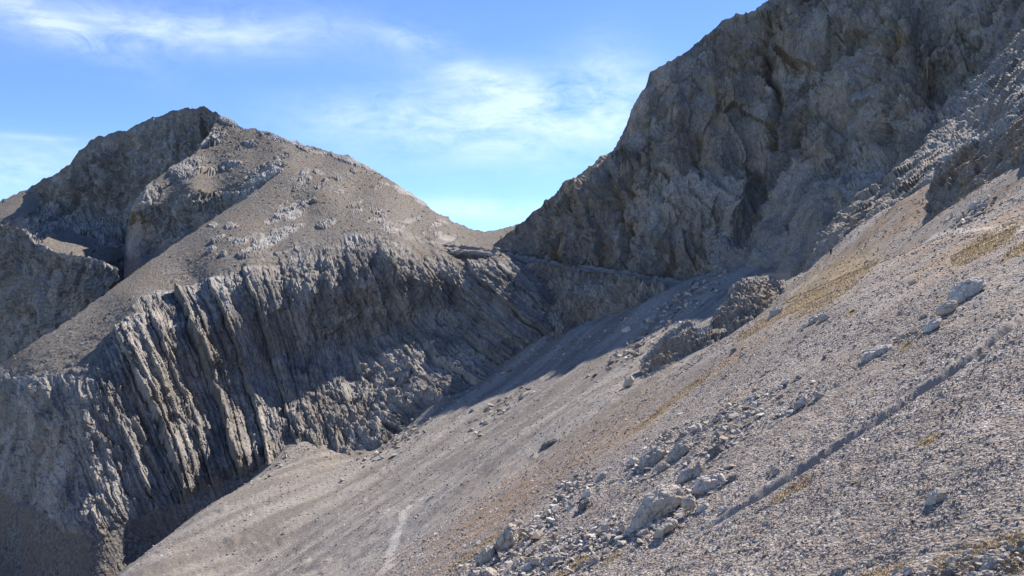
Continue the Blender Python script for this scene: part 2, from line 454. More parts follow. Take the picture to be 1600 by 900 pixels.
def sheet(name, mat, x0, x1, top, bot, ctrl, disp, step=1.7, back=(160, 26), kind='structure', lam=1e-9, knobs=0, graz=.15):
    """a mountain side: the photograph's outline at real distances, displaced along its own normal; its far side falls away behind"""
    xs = np.arange(x0, x1+.1, step*DET); n_c = len(xs)
    yt = interp_poly(top, xs)
    if knobs: yt = yt-knobs*(2.2*np.clip(fbm(np.c_[xs/26, xs*0, xs*0], 5, 990, gain=.65)+.05, -.4, 1)+1.6*np.clip(perlin(np.c_[xs/9, xs*0+5, xs*0], 991)-.1, 0, 1)*2)
    yb = interp_poly(bot, xs)
    n_r = int(np.max(yb-yt)/(step*DET))+2
    s = np.linspace(0, 1, n_r)
    PY = yt[None]+(yb-yt)[None]*s[:, None]
    PX = np.repeat(xs[None], n_r, 0)
    c = np.array(ctrl, float)
    fit = tps_fit(c[:, :2]/500, 1/c[:, 2]*100, lam=lam)
    inv = tps_eval(fit, np.c_[PX.ravel(), PY.ravel()]/500)/100
    t = 1/np.clip(inv, 1/1500, 1/20)
    p = np.c_[(PX.ravel()-800)/F*t, t, (HY-PY.ravel())/F*t]
    nb = back[1]
    if nb:
        topr = p[:n_c]; rows = []
        for j in range(nb, 0, -1):
            k = (j/nb)**1.6; d = back[0]*k
            r = topr.copy(); r[:, 1] += d; r[:, 0] += d*(topr[:, 0]/topr[:, 1]); r[:, 2] += -d*(.35+.35*k)
            rows.append(r)
        p = np.r_[np.concatenate(rows), p]
        PXf = np.r_[np.tile(xs, nb), PX.ravel()]; PYf = np.r_[np.tile(yt, nb), PY.ravel()]
    else: PXf, PYf = PX.ravel(), PY.ravel()
    R = n_r+nb
    n = gridnormals(p, R, n_c)
    g = n.reshape(R, n_c, 3)
    for _ in range(10):      # soften the normals so that displacement does not fold
        g = g+np.roll(g, 1, 0)+np.roll(g, -1, 0); g[0] = g[1]; g[-1] = g[-2]
        g = g+np.roll(g, 1, 1)+np.roll(g, -1, 1); g[:, 0] = g[:, 1]; g[:, -1] = g[:, -2]
        g /= np.linalg.norm(g, axis=-1, keepdims=True)
    n = g.reshape(-1, 3)
    if n[len(n)//2, 1] > 0: n = -n
    off, attrs = disp(p, PXf, PYf, n)
    vd = np.abs((n*p).sum(1))/np.linalg.norm(p, axis=1)      # little relief where a face lies almost along the sight line (too few vertices there)
    off = off*np.clip(graz+vd*1.9, 0, 1)[:, None]
    p2 = p+off
    f = gridfaces(R, n_c)
    o = mesh_from(name, p2, f, mat, attrs, smooth_shade=False)
    tag(o, kind=kind)
    SLOPES.append((p2, attrs['scree'], PXf, PYf, nb*n_c))
    return o
SLOPES = []

def rocky(p, size=1.0, seed=0, vert=.4, amp=1.0, lean=0.0, warp=5.0):
    """jointed rock: steep ribs and blocks with tilted faces; metres"""
    w = p+np.c_[fbm(p/(26*size), 3, seed+1), fbm(p/(26*size)+7, 3, seed+2), fbm(p/(26*size)+13, 3, seed+3)]*warp*size
    w = np.c_[w[:, 0]+lean*w[:, 2], w[:, 1], w[:, 2]*vert]
    a = 3.6*(ridged(w/(40*size), 4, seed+10, gain=.42)-.8)
    b = 1.3*(ridged(w/(11*size), 3, seed+20, gain=.4)-.7)
    v0, e0, fc0 = cells(w/(10*size), seed+25)
    v, e, fc = cells(w/(4.4*size), seed+30)
    c = 2.4*(v0-.5)+2.2*fc0+1.0*(v-.5)+1.2*fc-.7*np.clip(.1-e, 0, 1)*8
    v2, e2, fc2 = cells(w*np.array([1, 1, 1.3])/(1.7*size), seed+40)
    d = .8*(v2-.5)+.8*fc2
    return amp*size*(a+b+c+d)

# ---- the mountain on the left: peak, bowl, lit slope and the tilted strata below
sky_l = [(-300,450),(-120,370),(0,315),(60,287),(108,258),(118,240),(150,215),(200,201),(240,184),(275,173),(300,168),(318,167),(345,180),(375,197),(400,203),(430,210),(480,228),(520,240),(550,246),(590,270),(640,300),(680,332),(720,352),(755,362),(790,356),(830,345),(900,330)]
bot_l = [(-300,990),(0,990),(140,990),(230,930),(330,850),(411,785),(470,750),(530,765),(604,740),(680,680),(740,650),(800,605),(850,560),(900,520)]
crest = [(-300,760),(-250,735),(-100,640),(0,570),(100,506),(150,470),(200,432),(250,398),(300,364),(350,331),(400,300),(425,280),(447,263),(470,250),(490,234)]
top_f = crest+[(500,233),(520,240)]+[q_ for q_ in sky_l if q_[0] > 525]
ctl_l = [(500,234,738),(550,245,700),(640,300,660),(720,352,610),(780,360,585),(880,340,570),
 (447,263,655),(400,300,612),(350,331,584),(300,364,556),(250,398,524),(200,432,492),(150,470,458),(100,506,430),(0,570,408),(-100,640,430),(-250,735,460),(-300,780,470),
 (500,300,600),(480,340,555),(420,380,490),(300,430,462),(550,320,580),(640,340,570),(690,360,545),(560,290,650),
 (0,592,392),(60,587,374),(130,577,366),(190,505,396),(215,472,416),(330,432,436),(400,402,450),(480,382,462),(560,364,472),(620,362,478),(690,386,480),(780,393,474),(880,410,470),
 (0,680,378),(140,700,340),(250,640,362),(330,600,383),(450,550,405),(560,520,417),(640,500,431),(720,480,438),
 (0,775,366),(-120,775,400),(-120,600,425),(-300,700,460),(140,842,318),(222,805,330),(322,755,342),(411,722,352),(460,683,362),(530,702,356),(602,680,366),(672,625,377),(734,598,386),(789,563,394),(835,530,400),(900,500,410),
 (0,900,355),(-120,900,392),(140,925,309),(222,872,323),(322,815,334),(411,760,347),(140,1000,300),(0,1000,345),(604,760,350),(850,580,390)]
top_strata = [(-300,640),(0,590),(60,585),(130,577),(165,545),(190,500),(215,470),(270,452),(330,430),(400,402),(480,382),(560,362),(620,360),(680,384),(780,394),(900,410)]
LEDGES = [(455,330,40,16,25,1),(510,350,22,9,20,1),(420,378,75,10,28,1.2),(390,395,30,10,20,.9),(480,232,30,10,-20,1),(545,250,30,7,-22,1),(640,300,26,7,-25,1.2),(615,355,26,14,0,1),
    (500,238,14,6,-25,1.3),(535,246,24,7,-18,1.4),(575,262,14,5,-25,1.1),(655,312,22,6,-30,1.4),(628,297,20,8,-28,1.4),(470,290,18,6,25,1),(560,330,14,5,10,1),(500,290,14,5,25,.9),(600,285,14,4,-25,1),(690,345,16,5,-25,1),(530,300,10,4,0,.9),(590,330,18,5,-15,.9)]
_r = random.Random(5)
for _ in range(34):
    x_ = _r.uniform(330, 690); y_ = interp_poly(top_f, x_)+_r.uniform(.08, .8)*max(8, interp_poly([(300,440),(400,400),(480,380),(560,362),(690,380)], x_)-interp_poly(top_f, x_))
    LEDGES.append((x_, float(y_), _r.uniform(7, 20), _r.uniform(2.5, 6), _r.uniform(-10, 35), _r.uniform(.7, 1.1)))
def blobmask(px, py, lst, gain):
    m = np.zeros(len(px))
    for b in lst: m = np.maximum(m, np.clip(bump(px, py, *b[:5])*b[5]*gain, 0, 1))
    return m
def scree_relief(p, seed):
    cv, ce, cf = cells(p/2.6, seed)
    return 1.0*fbm(p/18, 4, seed+1)+.35*fbm(p/4, 3, seed+2)+np.clip(cv-.8, 0, 1)*4.5*smooth(.02, .3, ce)+.25*cf
def disp_left(p, px, py, n):
    ycl = interp_poly(top_strata, px)
    w1 = fbm(p/30, 4, 100); w2 = fbm(p/9, 4, 101)
    cliff = smooth(-6, 16, py-ycl+w1*22+w2*13)
    ledge = smooth(.3, .6, blobmask(px, py, LEDGES, 1.6)+.35*w2)
    rk = np.maximum(cliff, ledge)
    base = rocky(p, 1.0, 200)
    # tilted beds
    kk = sum(np.interp(px+o_, [0, 150, 260, 380, 470, 560, 640, 720, 800], [.15, .3, .42, .34, .26, .3, .5, .95, 1.2]) for o_ in (-45, -30, -15, 0, 15, 30, 45))/7
    b = (px-kk*(py-480))*.30*(1+.0)+w1*1.6+w2*.25           # metres across the beds
    def saw(x, seed):
        i = np.floor(x); f = x-i
        h = (_hash(i.astype(np.int64), i.astype(np.int64)*0, i.astype(np.int64)*0, seed) & np.uint32(1023)).astype(np.float32)/1023
        h2 = (_hash(i.astype(np.int64)+1, i.astype(np.int64)*0, i.astype(np.int64)*0, seed) & np.uint32(1023)).astype(np.float32)/1023
        lift = smooth(.0, .09, f)                     # steep on its left, long back slope to the right
        return h*lift-(.75*f)*h, h
    s1, _ = saw(b/17.0+.06*w2, 5); s2, _ = saw(b/6.1+.08*w2, 6); s3, _ = saw(b/2.3, 7)
    bw = np.interp(px, [0, 120, 200, 300, 640, 800], [.15, .35, .9, 1.0, .4, .7])
    beds = bw*(1+.5*w1)*(8.2*s1+2.4*s2+1.4*s3)
    bc, be, bf = cells(np.c_[b/2.4, p[:, 2]/4.5, p[:, 1]/9], 341)
    bc2, be2, bf2 = cells(np.c_[b/5.5, p[:, 2]/11, p[:, 1]/20], 342)
    beds = beds-3.2*bw+1.1*(bc-.5)+.3*bf+2.0*(bc2-.5)
    strata = beds+.55*base*np.interp(px, [0, 200, 420, 560, 700, 800], [.85, .4, .4, 1.15, 1.1, .6])*smooth(-8, 40, py-ycl)
    fine_b = rocky(p, .45, 240, vert=.5)
    d = cliff*strata+(1-cliff)*ledge*(.6*base+.8*fine_b+2.6)
    sm = 1-rk
    d += sm*scree_relief(p, 305)
    bed_out = b
    # benches of debris between the ribs
    bench = cliff*smooth(.16, .42, fbm(p*np.array([1, 1, 1.6])/26, 4, 330)+.12*n[:, 2])*np.interp(px, [120, 400, 520, 800], [0, .3, .9, .5])
    d = d*(1-.45*bench)
    d = d*(.5+.5*smooth(2, 40, py-interp_poly(top_f, px)))
    foot = smooth(-4, 8, py-np.interp(px, [-300,0,33,72,122,167,222,278,322,361,411,430], [780,765,783,805,838,828,805,783,755,745,728,760])+8*w2)*smooth(425, 400, px)
    d = d*(1-.75*foot)
    # hollow under a lip near the pass
    hol = bump(px, py, 694, 374, 27, 9, 14)
    off = n*d[:, None]
    off[:, 1] += 9*smooth(.1, .4, hol)
    scree = np.clip(sm+bench*.9+foot-smooth(.1, .4, hol), 0, 1)
    pale = np.maximum.reduce([bump(px, py, 60, 590, 70, 12)*.8, bump(px, py, 420, 378, 70, 10, 28)*.5, bump(px, py, 470, 480, 30, 60)*.25])*(.6+.8*w2)
    tan = np.maximum.reduce([bump(px, py, 70, 660, 60, 70)*.35, bump(px, py, 720, 350, 90, 28, -20)*.55, bump(px, py, 600, 320, 120, 50, -25)*.2])*np.clip(.6+w1+w2, 0, 1)
    return off, {'scree': scree*(1-np.clip(pale, 0, 1)*.6), 'pale': np.clip(pale, 0, 1), 'tan': np.clip(tan, 0, 1), 'bed': bed_out, 'bedded': np.clip(cliff*(1-bench)*(1-foot)*np.interp(px, [60, 200, 440, 560, 680, 820], [.3, 1, 1, .45, .6, .6]), 0, 1)}
sheet('mountain', M_left, -300, 900, top_f, bot_l, ctl_l, disp_left, knobs=1.3)

# ---- its summit: the head wall with the bowl below it, then the spur that stands out in front
def disp_head(p, px, py, n):
    w1 = fbm(p/30, 4, 110); w2 = fbm(p/9, 4, 111)
    floor = np.maximum.reduce([bump(px, py, 105, 385, 60, 34)*2, bump(px, py, 172, 398, 34, 18)*2, bump(px, py, 30, 322, 60, 26, 25)*1.6, bump(px, py, -120, 400, 200, 60, 25)*2])
    rk = smooth(.25, .6, 1-floor+.4*w1+.3*w2)*smooth(-3, 9, py-interp_poly(sky_l, px)+4*w2)
    d = rk*(rocky(p, 1.6, 210, vert=.34, amp=1.35)+rocky(p, .6, 211, vert=.5, amp=1.3))+(1-rk)*scree_relief(p, 215)
    d = d*(.5+.5*smooth(2, 30, py-interp_poly(sky_l, px)))
    pale = np.maximum.reduce([bump(px, py, 40, 330, 40, 20)*.3, bump(px, py, 140, 235, 40, 10, 20)*.5, bump(px, py, 100, 370, 40, 20)*.3])*(.6+.8*w2)
    tan = np.maximum.reduce([bump(px, py, 40, 320, 80, 40, 25)*.8, bump(px, py, 180, 228, 60, 16, 20)*.7, bump(px, py, 100, 380, 70, 30)*.5])*np.clip(.7+w1+w2, 0, 1)
    return n*d[:, None], {'scree': 1-rk, 'pale': np.clip(pale, 0, 1), 'tan': np.clip(tan, 0, 1)}
sheet('mountain', M_left, -300, 400, sky_l, [(-300,640),(0,470),(110,460),(200,460),(400,400)],
      [(-300,450,920),(-200,400,900),(0,315,870),(110,255,850),(200,201,832),(315,167,806),(400,203,790),(0,345,800),(60,320,845),(110,300,842),(150,310,832),(200,300,818),(250,280,804),(300,250,798),(330,230,794),
       (100,343,822),(160,350,806),(205,370,785),(60,365,730),(110,390,695),(170,395,720),(205,402,745),(205,450,700),(110,450,640),(0,430,660),(-200,500,700),(350,300,770),(400,390,720)], disp_head, lam=3e-6, knobs=1.6)
top_s = [(194,402),(199,350),(206,330),(212,312),(232,290),(250,274),(268,262),(290,250),(312,232),(326,212),(336,190),(345,181),(360,187),(375,197),(400,203),(430,210),(480,228),(520,240),(550,246)]
def disp_spur(p, px, py, n):
    w1 = fbm(p/30, 4, 120); w2 = fbm(p/9, 4, 121)
    lip = np.interp(px, [204,240,267,300,340,367,400,443,470], [312,322,322,299,302,302,286,264,250])
    foot = np.interp(px, [204,233,300,350,400,443], [402,396,362,333,303,268])
    face = smooth(-5, 3, py-lip+8*w2)*smooth(6, -4, py-foot+6*w2)*smooth(468, 440, px)
    rim_ = [(230,300,26,26,20,1.2),(350,185,20,8,-35,1.5),(372,197,16,7,-25,1.4),(290,258,40,12,25,1.2),(330,215,30,16,25,1.2),(430,213,40,8,-18,1.2),(455,220,16,6,-12,1.3),(480,232,24,7,-20,1.2),(410,272,46,15,25,1.4),(390,225,20,6,0,1),(300,270,30,9,25,1),(350,262,40,9,20,1),(440,245,16,6,20,1)]
    rk = np.maximum(face, smooth(.3, .6, blobmask(px, py, rim_, 1.6)+.35*w2))
    d = rk*(rocky(p, 1.1, 220, vert=.35, amp=.9)+rocky(p, .42, 221, vert=.45, amp=1.2)+1.5)+(1-rk)*scree_relief(p, 225)
    d = d*(.5+.5*smooth(2, 30, py-interp_poly(top_s, px)))
    pale = np.maximum.reduce([bump(px, py, 415, 272, 46, 13, 25)*1.1, bump(px, py, 392, 298, 30, 14, 25)*.9, bump(px, py, 245, 308, 40, 22)*.7, bump(px, py, 240, 335, 16, 20)*.5])*(.5+1.0*w2)
    tan = np.maximum.reduce([bump(px, py, 340, 196, 30, 20)*.4, bump(px, py, 215, 375, 16, 40)*.5, bump(px, py, 320, 320, 40, 30)*.3])*np.clip(.6+w1+w2, 0, 1)
    return n*d[:, None], {'scree': 1-rk, 'pale': np.clip(pale, 0, 1), 'tan': np.clip(tan, 0, 1)}
sheet('mountain', M_left, 194, 550, top_s, [(194,475),(300,420),(400,350),(550,300)],
      [(195,350,715),(195,398,700),(203,330,675),(203,398,665),(209,330,664),(212,312,666),(232,290,680),(250,330,657),(268,262,705),(268,320,655),(300,299,651),(300,360,643),(312,232,745),(345,182,790),(367,303,642),(352,330,637),(400,302,634),(400,287,640),(443,265,660),(430,210,760),(480,228,742),(550,246,706),
       (330,270,700),(270,290,680),(400,240,722),(206,395,656),(233,395,650),(250,410,622),(204,425,630),(204,468,590),(300,385,610),(300,420,575),(350,345,622),(350,385,585),(420,300,632),(400,350,590),(480,260,690),(520,290,660),(550,300,650)], disp_spur, back=(50, 12), lam=3e-6, step=1.5, knobs=1.8)

# ---- the dark cliff in front of the bowl, at the left edge
def disp_cliff(seed, size, amp, palef=None, tanf=None, screef=None):
    def f(p, px, py, n):
        d = rocky(p, size, seed, amp=amp)
        w = fbm(p/(9*size), 4, seed+5)
        z = np.zeros(len(px))
        return n*d[:, None], {'scree': np.clip(screef(px, py, w), 0, 1) if screef else z, 'pale': np.clip(palef(px, py, w), 0, 1) if palef else z, 'tan': np.clip(tanf(px, py, w), 0, 1) if tanf else z}
    return f
rim = [(-300,372),(-80,345),(0,347),(20,350),(40,360),(57,377),(77,388),(110,396),(133,399),(160,406),(175,412),(186,425)]
rimb = [(-300,700),(-80,640),(0,585),(60,545),(120,500),(160,460),(186,430)]
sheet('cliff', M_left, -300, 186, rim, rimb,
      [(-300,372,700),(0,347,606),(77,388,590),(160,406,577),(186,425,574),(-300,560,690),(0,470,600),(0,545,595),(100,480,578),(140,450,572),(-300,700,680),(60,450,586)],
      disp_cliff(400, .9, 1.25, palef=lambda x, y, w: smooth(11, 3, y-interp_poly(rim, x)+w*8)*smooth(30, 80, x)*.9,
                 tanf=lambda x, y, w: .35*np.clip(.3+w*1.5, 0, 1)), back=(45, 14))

# ---- the big face on the right
sky_r = [(770,380),(795,362),(806,352),(820,346),(832,330),(845,320),(868,302),(880,286),(905,275),(925,260),(945,243),(957,233),(968,215),(978,196),(986,172),(998,152),(1008,135),(1014,112),(1030,103),(1050,96),(1075,78),(1088,66),(1110,47),(1130,33),(1150,22),(1168,18),(1180,14),(1205,-4),(1240,-40),(1400,-150),(1600,-270),(1960,-450)]
bot_r = [(770,450),(800,440),(960,470),(1050,485),(1120,480),(1200,470),(1260,450),(1320,420),(1400,380),(1480,350),(1600,270),(1960,60)]
ctl_r = [(770,385,478),(820,346,482),(885,283,484),(957,233,486),(986,170,484),(1014,112,482),(1110,47,478),(1200,0,474),(1400,-150,460),(1600,-270,450),(1960,-450,440),
 (800,398,468),(850,407,458),(900,413,448),(960,422,436),(1010,432,420),(1050,442,404),(1110,442,384),(1160,440,362),(1240,420,312),(1300,350,300),(1380,322,268),(1460,285,232),(1600,172,200),(1800,40,180),(1960,-40,170),
 (850,350,470),(900,350,456),(960,340,444),(1050,350,424),(960,260,462),(1050,200,452),(1050,280,436),(1130,120,456),(1120,220,440),(1130,320,420),(1180,360,404),(1160,410,380),
 (1200,60,460),(1190,290,430),(1245,100,444),(1262,180,420),(1290,230,400),(1240,300,392),(1330,130,405),(1360,60,410),(1280,330,330),(1230,360,360),
 (1400,180,360),(1450,100,372),(1500,30,380),(1420,250,320),(1500,180,315),(1560,120,305),(1600,60,310),(1550,200,250),(1650,-60,350),(1800,-120,300),(1340,280,345),
 (960,470,425),(1120,480,372),(1260,450,300),(1600,270,185),(1960,60,150)]
def disp_right(p, px, py, n):
    w1 = fbm(p/30, 4, 520); w2 = fbm(p/8, 4, 521)
    rough = .35+.95*smooth(-.25, .45, fbm(p*np.array([1, 1, .6])/38, 3, 525)+.5*w1)      # smooth slabs beside broken ground
    d = rocky(p, 1.25, 500, vert=.22, amp=.7, lean=.25, warp=2.5)*rough+rocky(p, .5, 505, vert=.35, amp=.9, lean=.2, warp=2.5)*(.4+.6*rough)
    lw = np.c_[p[:, 0]+.3*p[:, 2], p[:, 1], p[:, 2]*.34]+np.c_[w1, w1, w1]*3
    fv, fe, ff = cells(lw/26, 540); fv2, fe2, ff2 = cells(lw/12, 541)
    d += 5.5*ff+5.0*(fv-.5)+2.6*ff2+2.2*(fv2-.5)
    big = ridged((p+np.c_[w1, w1, w1]*6)*np.array([1, 1, .3])/52+3, 3, 526, gain=.45)
    d += 4.0*(big-.7)
    pil = ridged((np.c_[p[:, 0]+.3*p[:, 2], p[:, 1], p[:, 2]*.13]+w2[:, None]*1.2)/9, 3, 527)
    d += 1.7*rough*(pil-.7)
    # vertical flutes near the foot of the wall
    fl = ridged(p*np.array([1, 1, .16])/5.5+w1[:, None], 4, 530)
    foot = smooth(170, 40, interp_poly(bot_r, px)-py-30)*smooth(1280, 1100, px)
    d += foot*2.4*(fl-.7)
    # slabs that dip to the left on the right flank
    sl = smooth(1290, 1420, px)
    bb = (p[:, 2]*.86-p[:, 0]*.3+p[:, 1]*.25+w1*7)
    i = bb/6.5; fr = i-np.floor(i)
    d += sl*1.6*(smooth(0, .75, fr)-smooth(.75, 1, fr))
    def slot(pts, wdt, dep):
        dd, al, _ = polydist(np.c_[px+9*w2+14*w1, py], pts)
        return -dep*np.exp(-(dd/wdt)**2)
    for pts, wd, dp in [([(1190,60),(1199,100),(1216,160),(1205,225)], 6, 11), ([(1255,180),(1250,205),(1243,224)], 4.5, 9), ([(1085,205),(1088,250),(1092,285)], 4, 4), ([(1075,190),(1110,270),(1150,330)], 7, 3.5),
                        ([(1180,270),(1172,320),(1158,375)], 9, 9), ([(958,235),(950,290),(962,340),(970,390)], 7, 7), ([(1465,50),(1395,165),(1330,265),(1290,330)], 9, 5), ([(1392,235),(1374,285)], 5, 5),
                        ([(1310,310),(1240,372),(1200,420)], 8, 6), ([(1420,-20),(1385,90),(1352,130),(1300,185),(1262,240)], 8, 6), ([(1110,60),(1130,130),(1120,200),(1060,280)], 6, 3), ([(890,300),(905,350),(900,400)], 5, 3.5),
                        ([(1550,10),(1500,110),(1430,220)], 8, 4), ([(1600,90),(1520,170),(1450,250)], 6, 3), ([(1020,170),(1000,230),(1030,300),(1035,420)], 6, 3), ([(860,330),(870,400)], 5, 3),
                        ([(1340,150),(1310,172),(1280,205)], 7, -4), ([(1150,300),(1140,360),(1130,420)], 9, -4), ([(1225,250),(1215,330),(1180,400)], 10, -5), ([(930,270),(925,340),(930,400)], 9, -3.5), ([(1050,120),(1065,200),(1050,260)], 12, -3.5),
                        ([(1300,230),(1270,300),(1230,350)], 9, -4), ([(1420,130),(1350,240),(1300,300)], 9, -4)]:
        d += slot([(x_, y_) for x_, y_ in pts], wd*(1+.5*w2.mean()), dp)
    # debris fan with the road across it
    fan = np.clip(bump(px, py, 1135, 405, 34, 75, 28)*2.0, 0, 1)
    sh = np.clip(bump(px, py, 1340, 150, 60, 14, 35)*1.8, 0, 1)*.8
    scree = np.clip(smooth(.25, .7, fan+.3*w2), 0, 1)
    d = d*(1-.75*scree)
    low = smooth(-2, 30, py-np.interp(px, [770,960,1050,1110,1240,1300,1400,1600], [405,430,449,449,430,380,330,190]))
    pale = np.maximum.reduce([bump(px, py, 1340, 152, 62, 12, 33)*1.3, bump(px, py, 1195, 300, 18, 50)*.6, bump(px, py, 1020, 230, 40, 50)*.18, bump(px, py, 1330, 290, 30, 14)*.6, bump(px, py, 1290, 262, 40, 12, 30)*.6,
                              smooth(1380, 1520, px)*smooth(60, 170, py)*.42])*np.clip(.55+1.2*w2+.4*w1, 0, 1)
    tan = 2.4*np.maximum.reduce([bump(px, py, 868, 380, 20, 26)*1.0, bump(px, py, 950, 390, 26, 34)*.7, bump(px, py, 1130, 150, 70, 60)*.65, bump(px, py, 1395, 80, 26, 60)*.75, bump(px, py, 1290, 250, 30, 34)*.75,
                             bump(px, py, 1460, 110, 60, 60)*.4, bump(px, py, 900, 330, 90, 60)*.25, bump(px, py, 1060, 400, 60, 40)*.4, bump(px, py, 1200, 90, 150, 90)*.3])*np.clip(.45+1.6*w2+.5*w1, 0, 1)
    d = d*(1-.6*smooth(40, 0, py-interp_poly(sky_r, px)))
    return n*d[:, None], {'scree': np.maximum(scree, low*.8), 'pale': np.clip(pale, 0, 1), 'tan': np.clip(tan, 0, 1)}
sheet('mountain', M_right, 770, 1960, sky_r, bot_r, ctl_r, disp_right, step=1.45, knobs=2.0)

# ---- the buttress that carries the road below the pass
top_b = [(690,392),(740,392),(775,396),(800,402),(850,410),(900,417),(960,426),(1010,438),(1060,448),(1130,452)]
bot_b = [(690,400),(740,440),(780,500),(830,545),(900,545),(960,515),(1000,490),(1060,470),(1130,458)]
ctl_b = [(690,392,473),(775,396,466),(850,410,452),(960,426,428),(1060,448,395),(1130,452,370),(760,440,462),(790,480,446),(838,530,402),(840,470,430),(900,518,398),(900,460,420),(960,490,392),(985,466,390),(1060,470,375),(830,560,395),(960,520,380)]
def disp_b(p, px, py, n):
    d = rocky(p, .75, 600, vert=.28, amp=1.1, lean=-.3)+rocky(p, .35, 603, vert=.3, amp=1.1, lean=-.3)
    w1 = fbm(p/20, 4, 610)
    b = (px+.75*(py-450))*.3+w1*4
    fr = b/4.2-np.floor(b/4.2)
    d += 2.6*smooth(0, .15, fr)*(1-fr)
    d += 1.2*(b/1.7-np.floor(b/1.7))
    led = smooth(.9, 0, np.abs(py-np.interp(px, [775,850,930,1000], [405,455,478,490])+w1*8)/5)
    scree = np.clip(led*.8+smooth(12, 2, py-interp_poly(top_b, px))*.6, 0, 1)*smooth(790, 830, px)
    pale = bump(px, py, 860, 505, 40, 22)*.5
    pale = np.maximum(pale, smooth(4, 1.5, np.abs(py-interp_poly(top_b, px)-2))*smooth(800, 770, px)*.9)  # crushed-rock lip of the road, its sunlit line put into the colour
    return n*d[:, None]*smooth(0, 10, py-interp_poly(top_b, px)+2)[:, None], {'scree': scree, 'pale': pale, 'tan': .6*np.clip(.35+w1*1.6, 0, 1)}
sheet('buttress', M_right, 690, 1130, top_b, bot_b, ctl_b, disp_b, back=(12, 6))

# ---- crag above the path at the right edge
top_c = [(1452,300),(1462,280),(1480,258),(1500,240),(1520,226),(1545,212),(1565,198),(1600,165),(1660,110),(1800,10),(1960,-60)]
bot_c = [(1452,368),(1480,362),(1520,345),(1560,325),(1600,305),(1700,290),(1960,260)]
ctl_c = [(1452,300,150),(1500,240,150),(1600,165,140),(1800,10,130),(1960,-60,125),(1452,345,141),(1500,320,132),(1560,272,122),(1600,247,114),(1750,150,105),(1960,40,95),(1540,260,132)]
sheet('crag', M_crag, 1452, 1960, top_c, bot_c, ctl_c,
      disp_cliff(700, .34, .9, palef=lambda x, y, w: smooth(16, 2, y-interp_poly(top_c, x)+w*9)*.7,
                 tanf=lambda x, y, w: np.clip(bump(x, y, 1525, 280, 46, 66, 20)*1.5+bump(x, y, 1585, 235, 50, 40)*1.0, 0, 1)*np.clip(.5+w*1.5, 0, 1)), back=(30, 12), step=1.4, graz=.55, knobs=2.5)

# ---- outcrop standing behind the roll of the scree, beside the road
top_o = [(1000,562),(1020,540),(1040,520),(1062,508),(1078,500),(1090,512),(1110,506),(1116,492),(1134,468),(1142,452),(1152,440),(1165,433),(1185,430),(1200,429),(1212,436),(1222,440),(1240,447),(1250,452)]
bot_o = [(1000,640),(1050,640),(1100,620),(1180,560),(1250,500)]
ctl_o = [(1000,562,252),(1045,520,250),(1080,500,250),(1116,490,246),(1140,455,250),(1165,433,252),(1200,429,262),(1250,450,270),(1000,640,215),(1050,600,222),(1100,575,222),(1150,530,226),(1200,480,238),(1250,490,240),(1100,540,228),(1150,480,238),(1060,550,236)]
def disp_o(p, px, py, n):
    d = rocky(p, .42, 800, vert=.3, amp=.9)+rocky(p, .2, 803, vert=.4, amp=1.3)
    w = fbm(p/5, 4, 811)
    cap = smooth(20, 4, py-interp_poly(top_o, px)+w*10)
    sc = smooth(.1, .5, np.maximum(bump(px, py, 1045, 545, 50, 16, 40)*1.5, 0)+.3*w)
    return n*d[:, None]*(1-.5*sc)[:, None], {'scree': sc, 'pale': np.clip(cap*(.45+w), 0, 1), 'tan': .3*np.clip(.3+w, 0, 1)}
sheet('outcrop', M_crag, 1000, 1250, top_o, bot_o, ctl_o, disp_o, back=(10, 8), step=1.3)

# ---------------------------------------------------------------- loose stones
def hull_template(r, n, flat=.6):
    d = r.normal(size=(n, 3)); d /= np.linalg.norm(d, axis=1, keepdims=True)
    d *= r.uniform(.75, 1.1, (n, 1))*np.array([1.25, .95, flat])*.5
    bm = bmesh.new()
    for v in d: bm.verts.new(v)
    res = bmesh.ops.convex_hull(bm, input=bm.verts)
    bmesh.ops.delete(bm, geom=[g for g in res['geom_interior'] if isinstance(g, bmesh.types.BMVert)], context='VERTS')
    bmesh.ops.triangulate(bm, faces=bm.faces); bmesh.ops.recalc_face_normals(bm, faces=bm.faces)
    bm.verts.index_update()
    v = np.array([x.co[:] for x in bm.verts]); f = np.array([[x.index for x in q.verts] for q in bm.faces]); bm.free()
    return v, f
TPL = [hull_template(rng, int(rng.integers(7, 12)), rng.uniform(.35, .75)) for _ in range(24)]

def rand_rot(n, r, tilt=.5):
    tilt = .36; yaw = r.uniform(0, 2*np.pi, n); a = r.normal(0, tilt, n); b = r.normal(0, tilt, n)
    cy, sy, ca, sa, cb, sb = np.cos(yaw), np.sin(yaw), np.cos(a), np.sin(a), np.cos(b), np.sin(b)
    z = np.zeros(n); o = np.ones(n)
    Rz = np.stack([cy, -sy, z, sy, cy, z, z, z, o], -1).reshape(n, 3, 3)
    Rx = np.stack([o, z, z, z, ca, -sa, z, sa, ca], -1).reshape(n, 3, 3)
    Ry = np.stack([cb, z, sb, z, o, z, -sb, z, cb], -1).reshape(n, 3, 3)
    return Rx @ Ry @ Rz

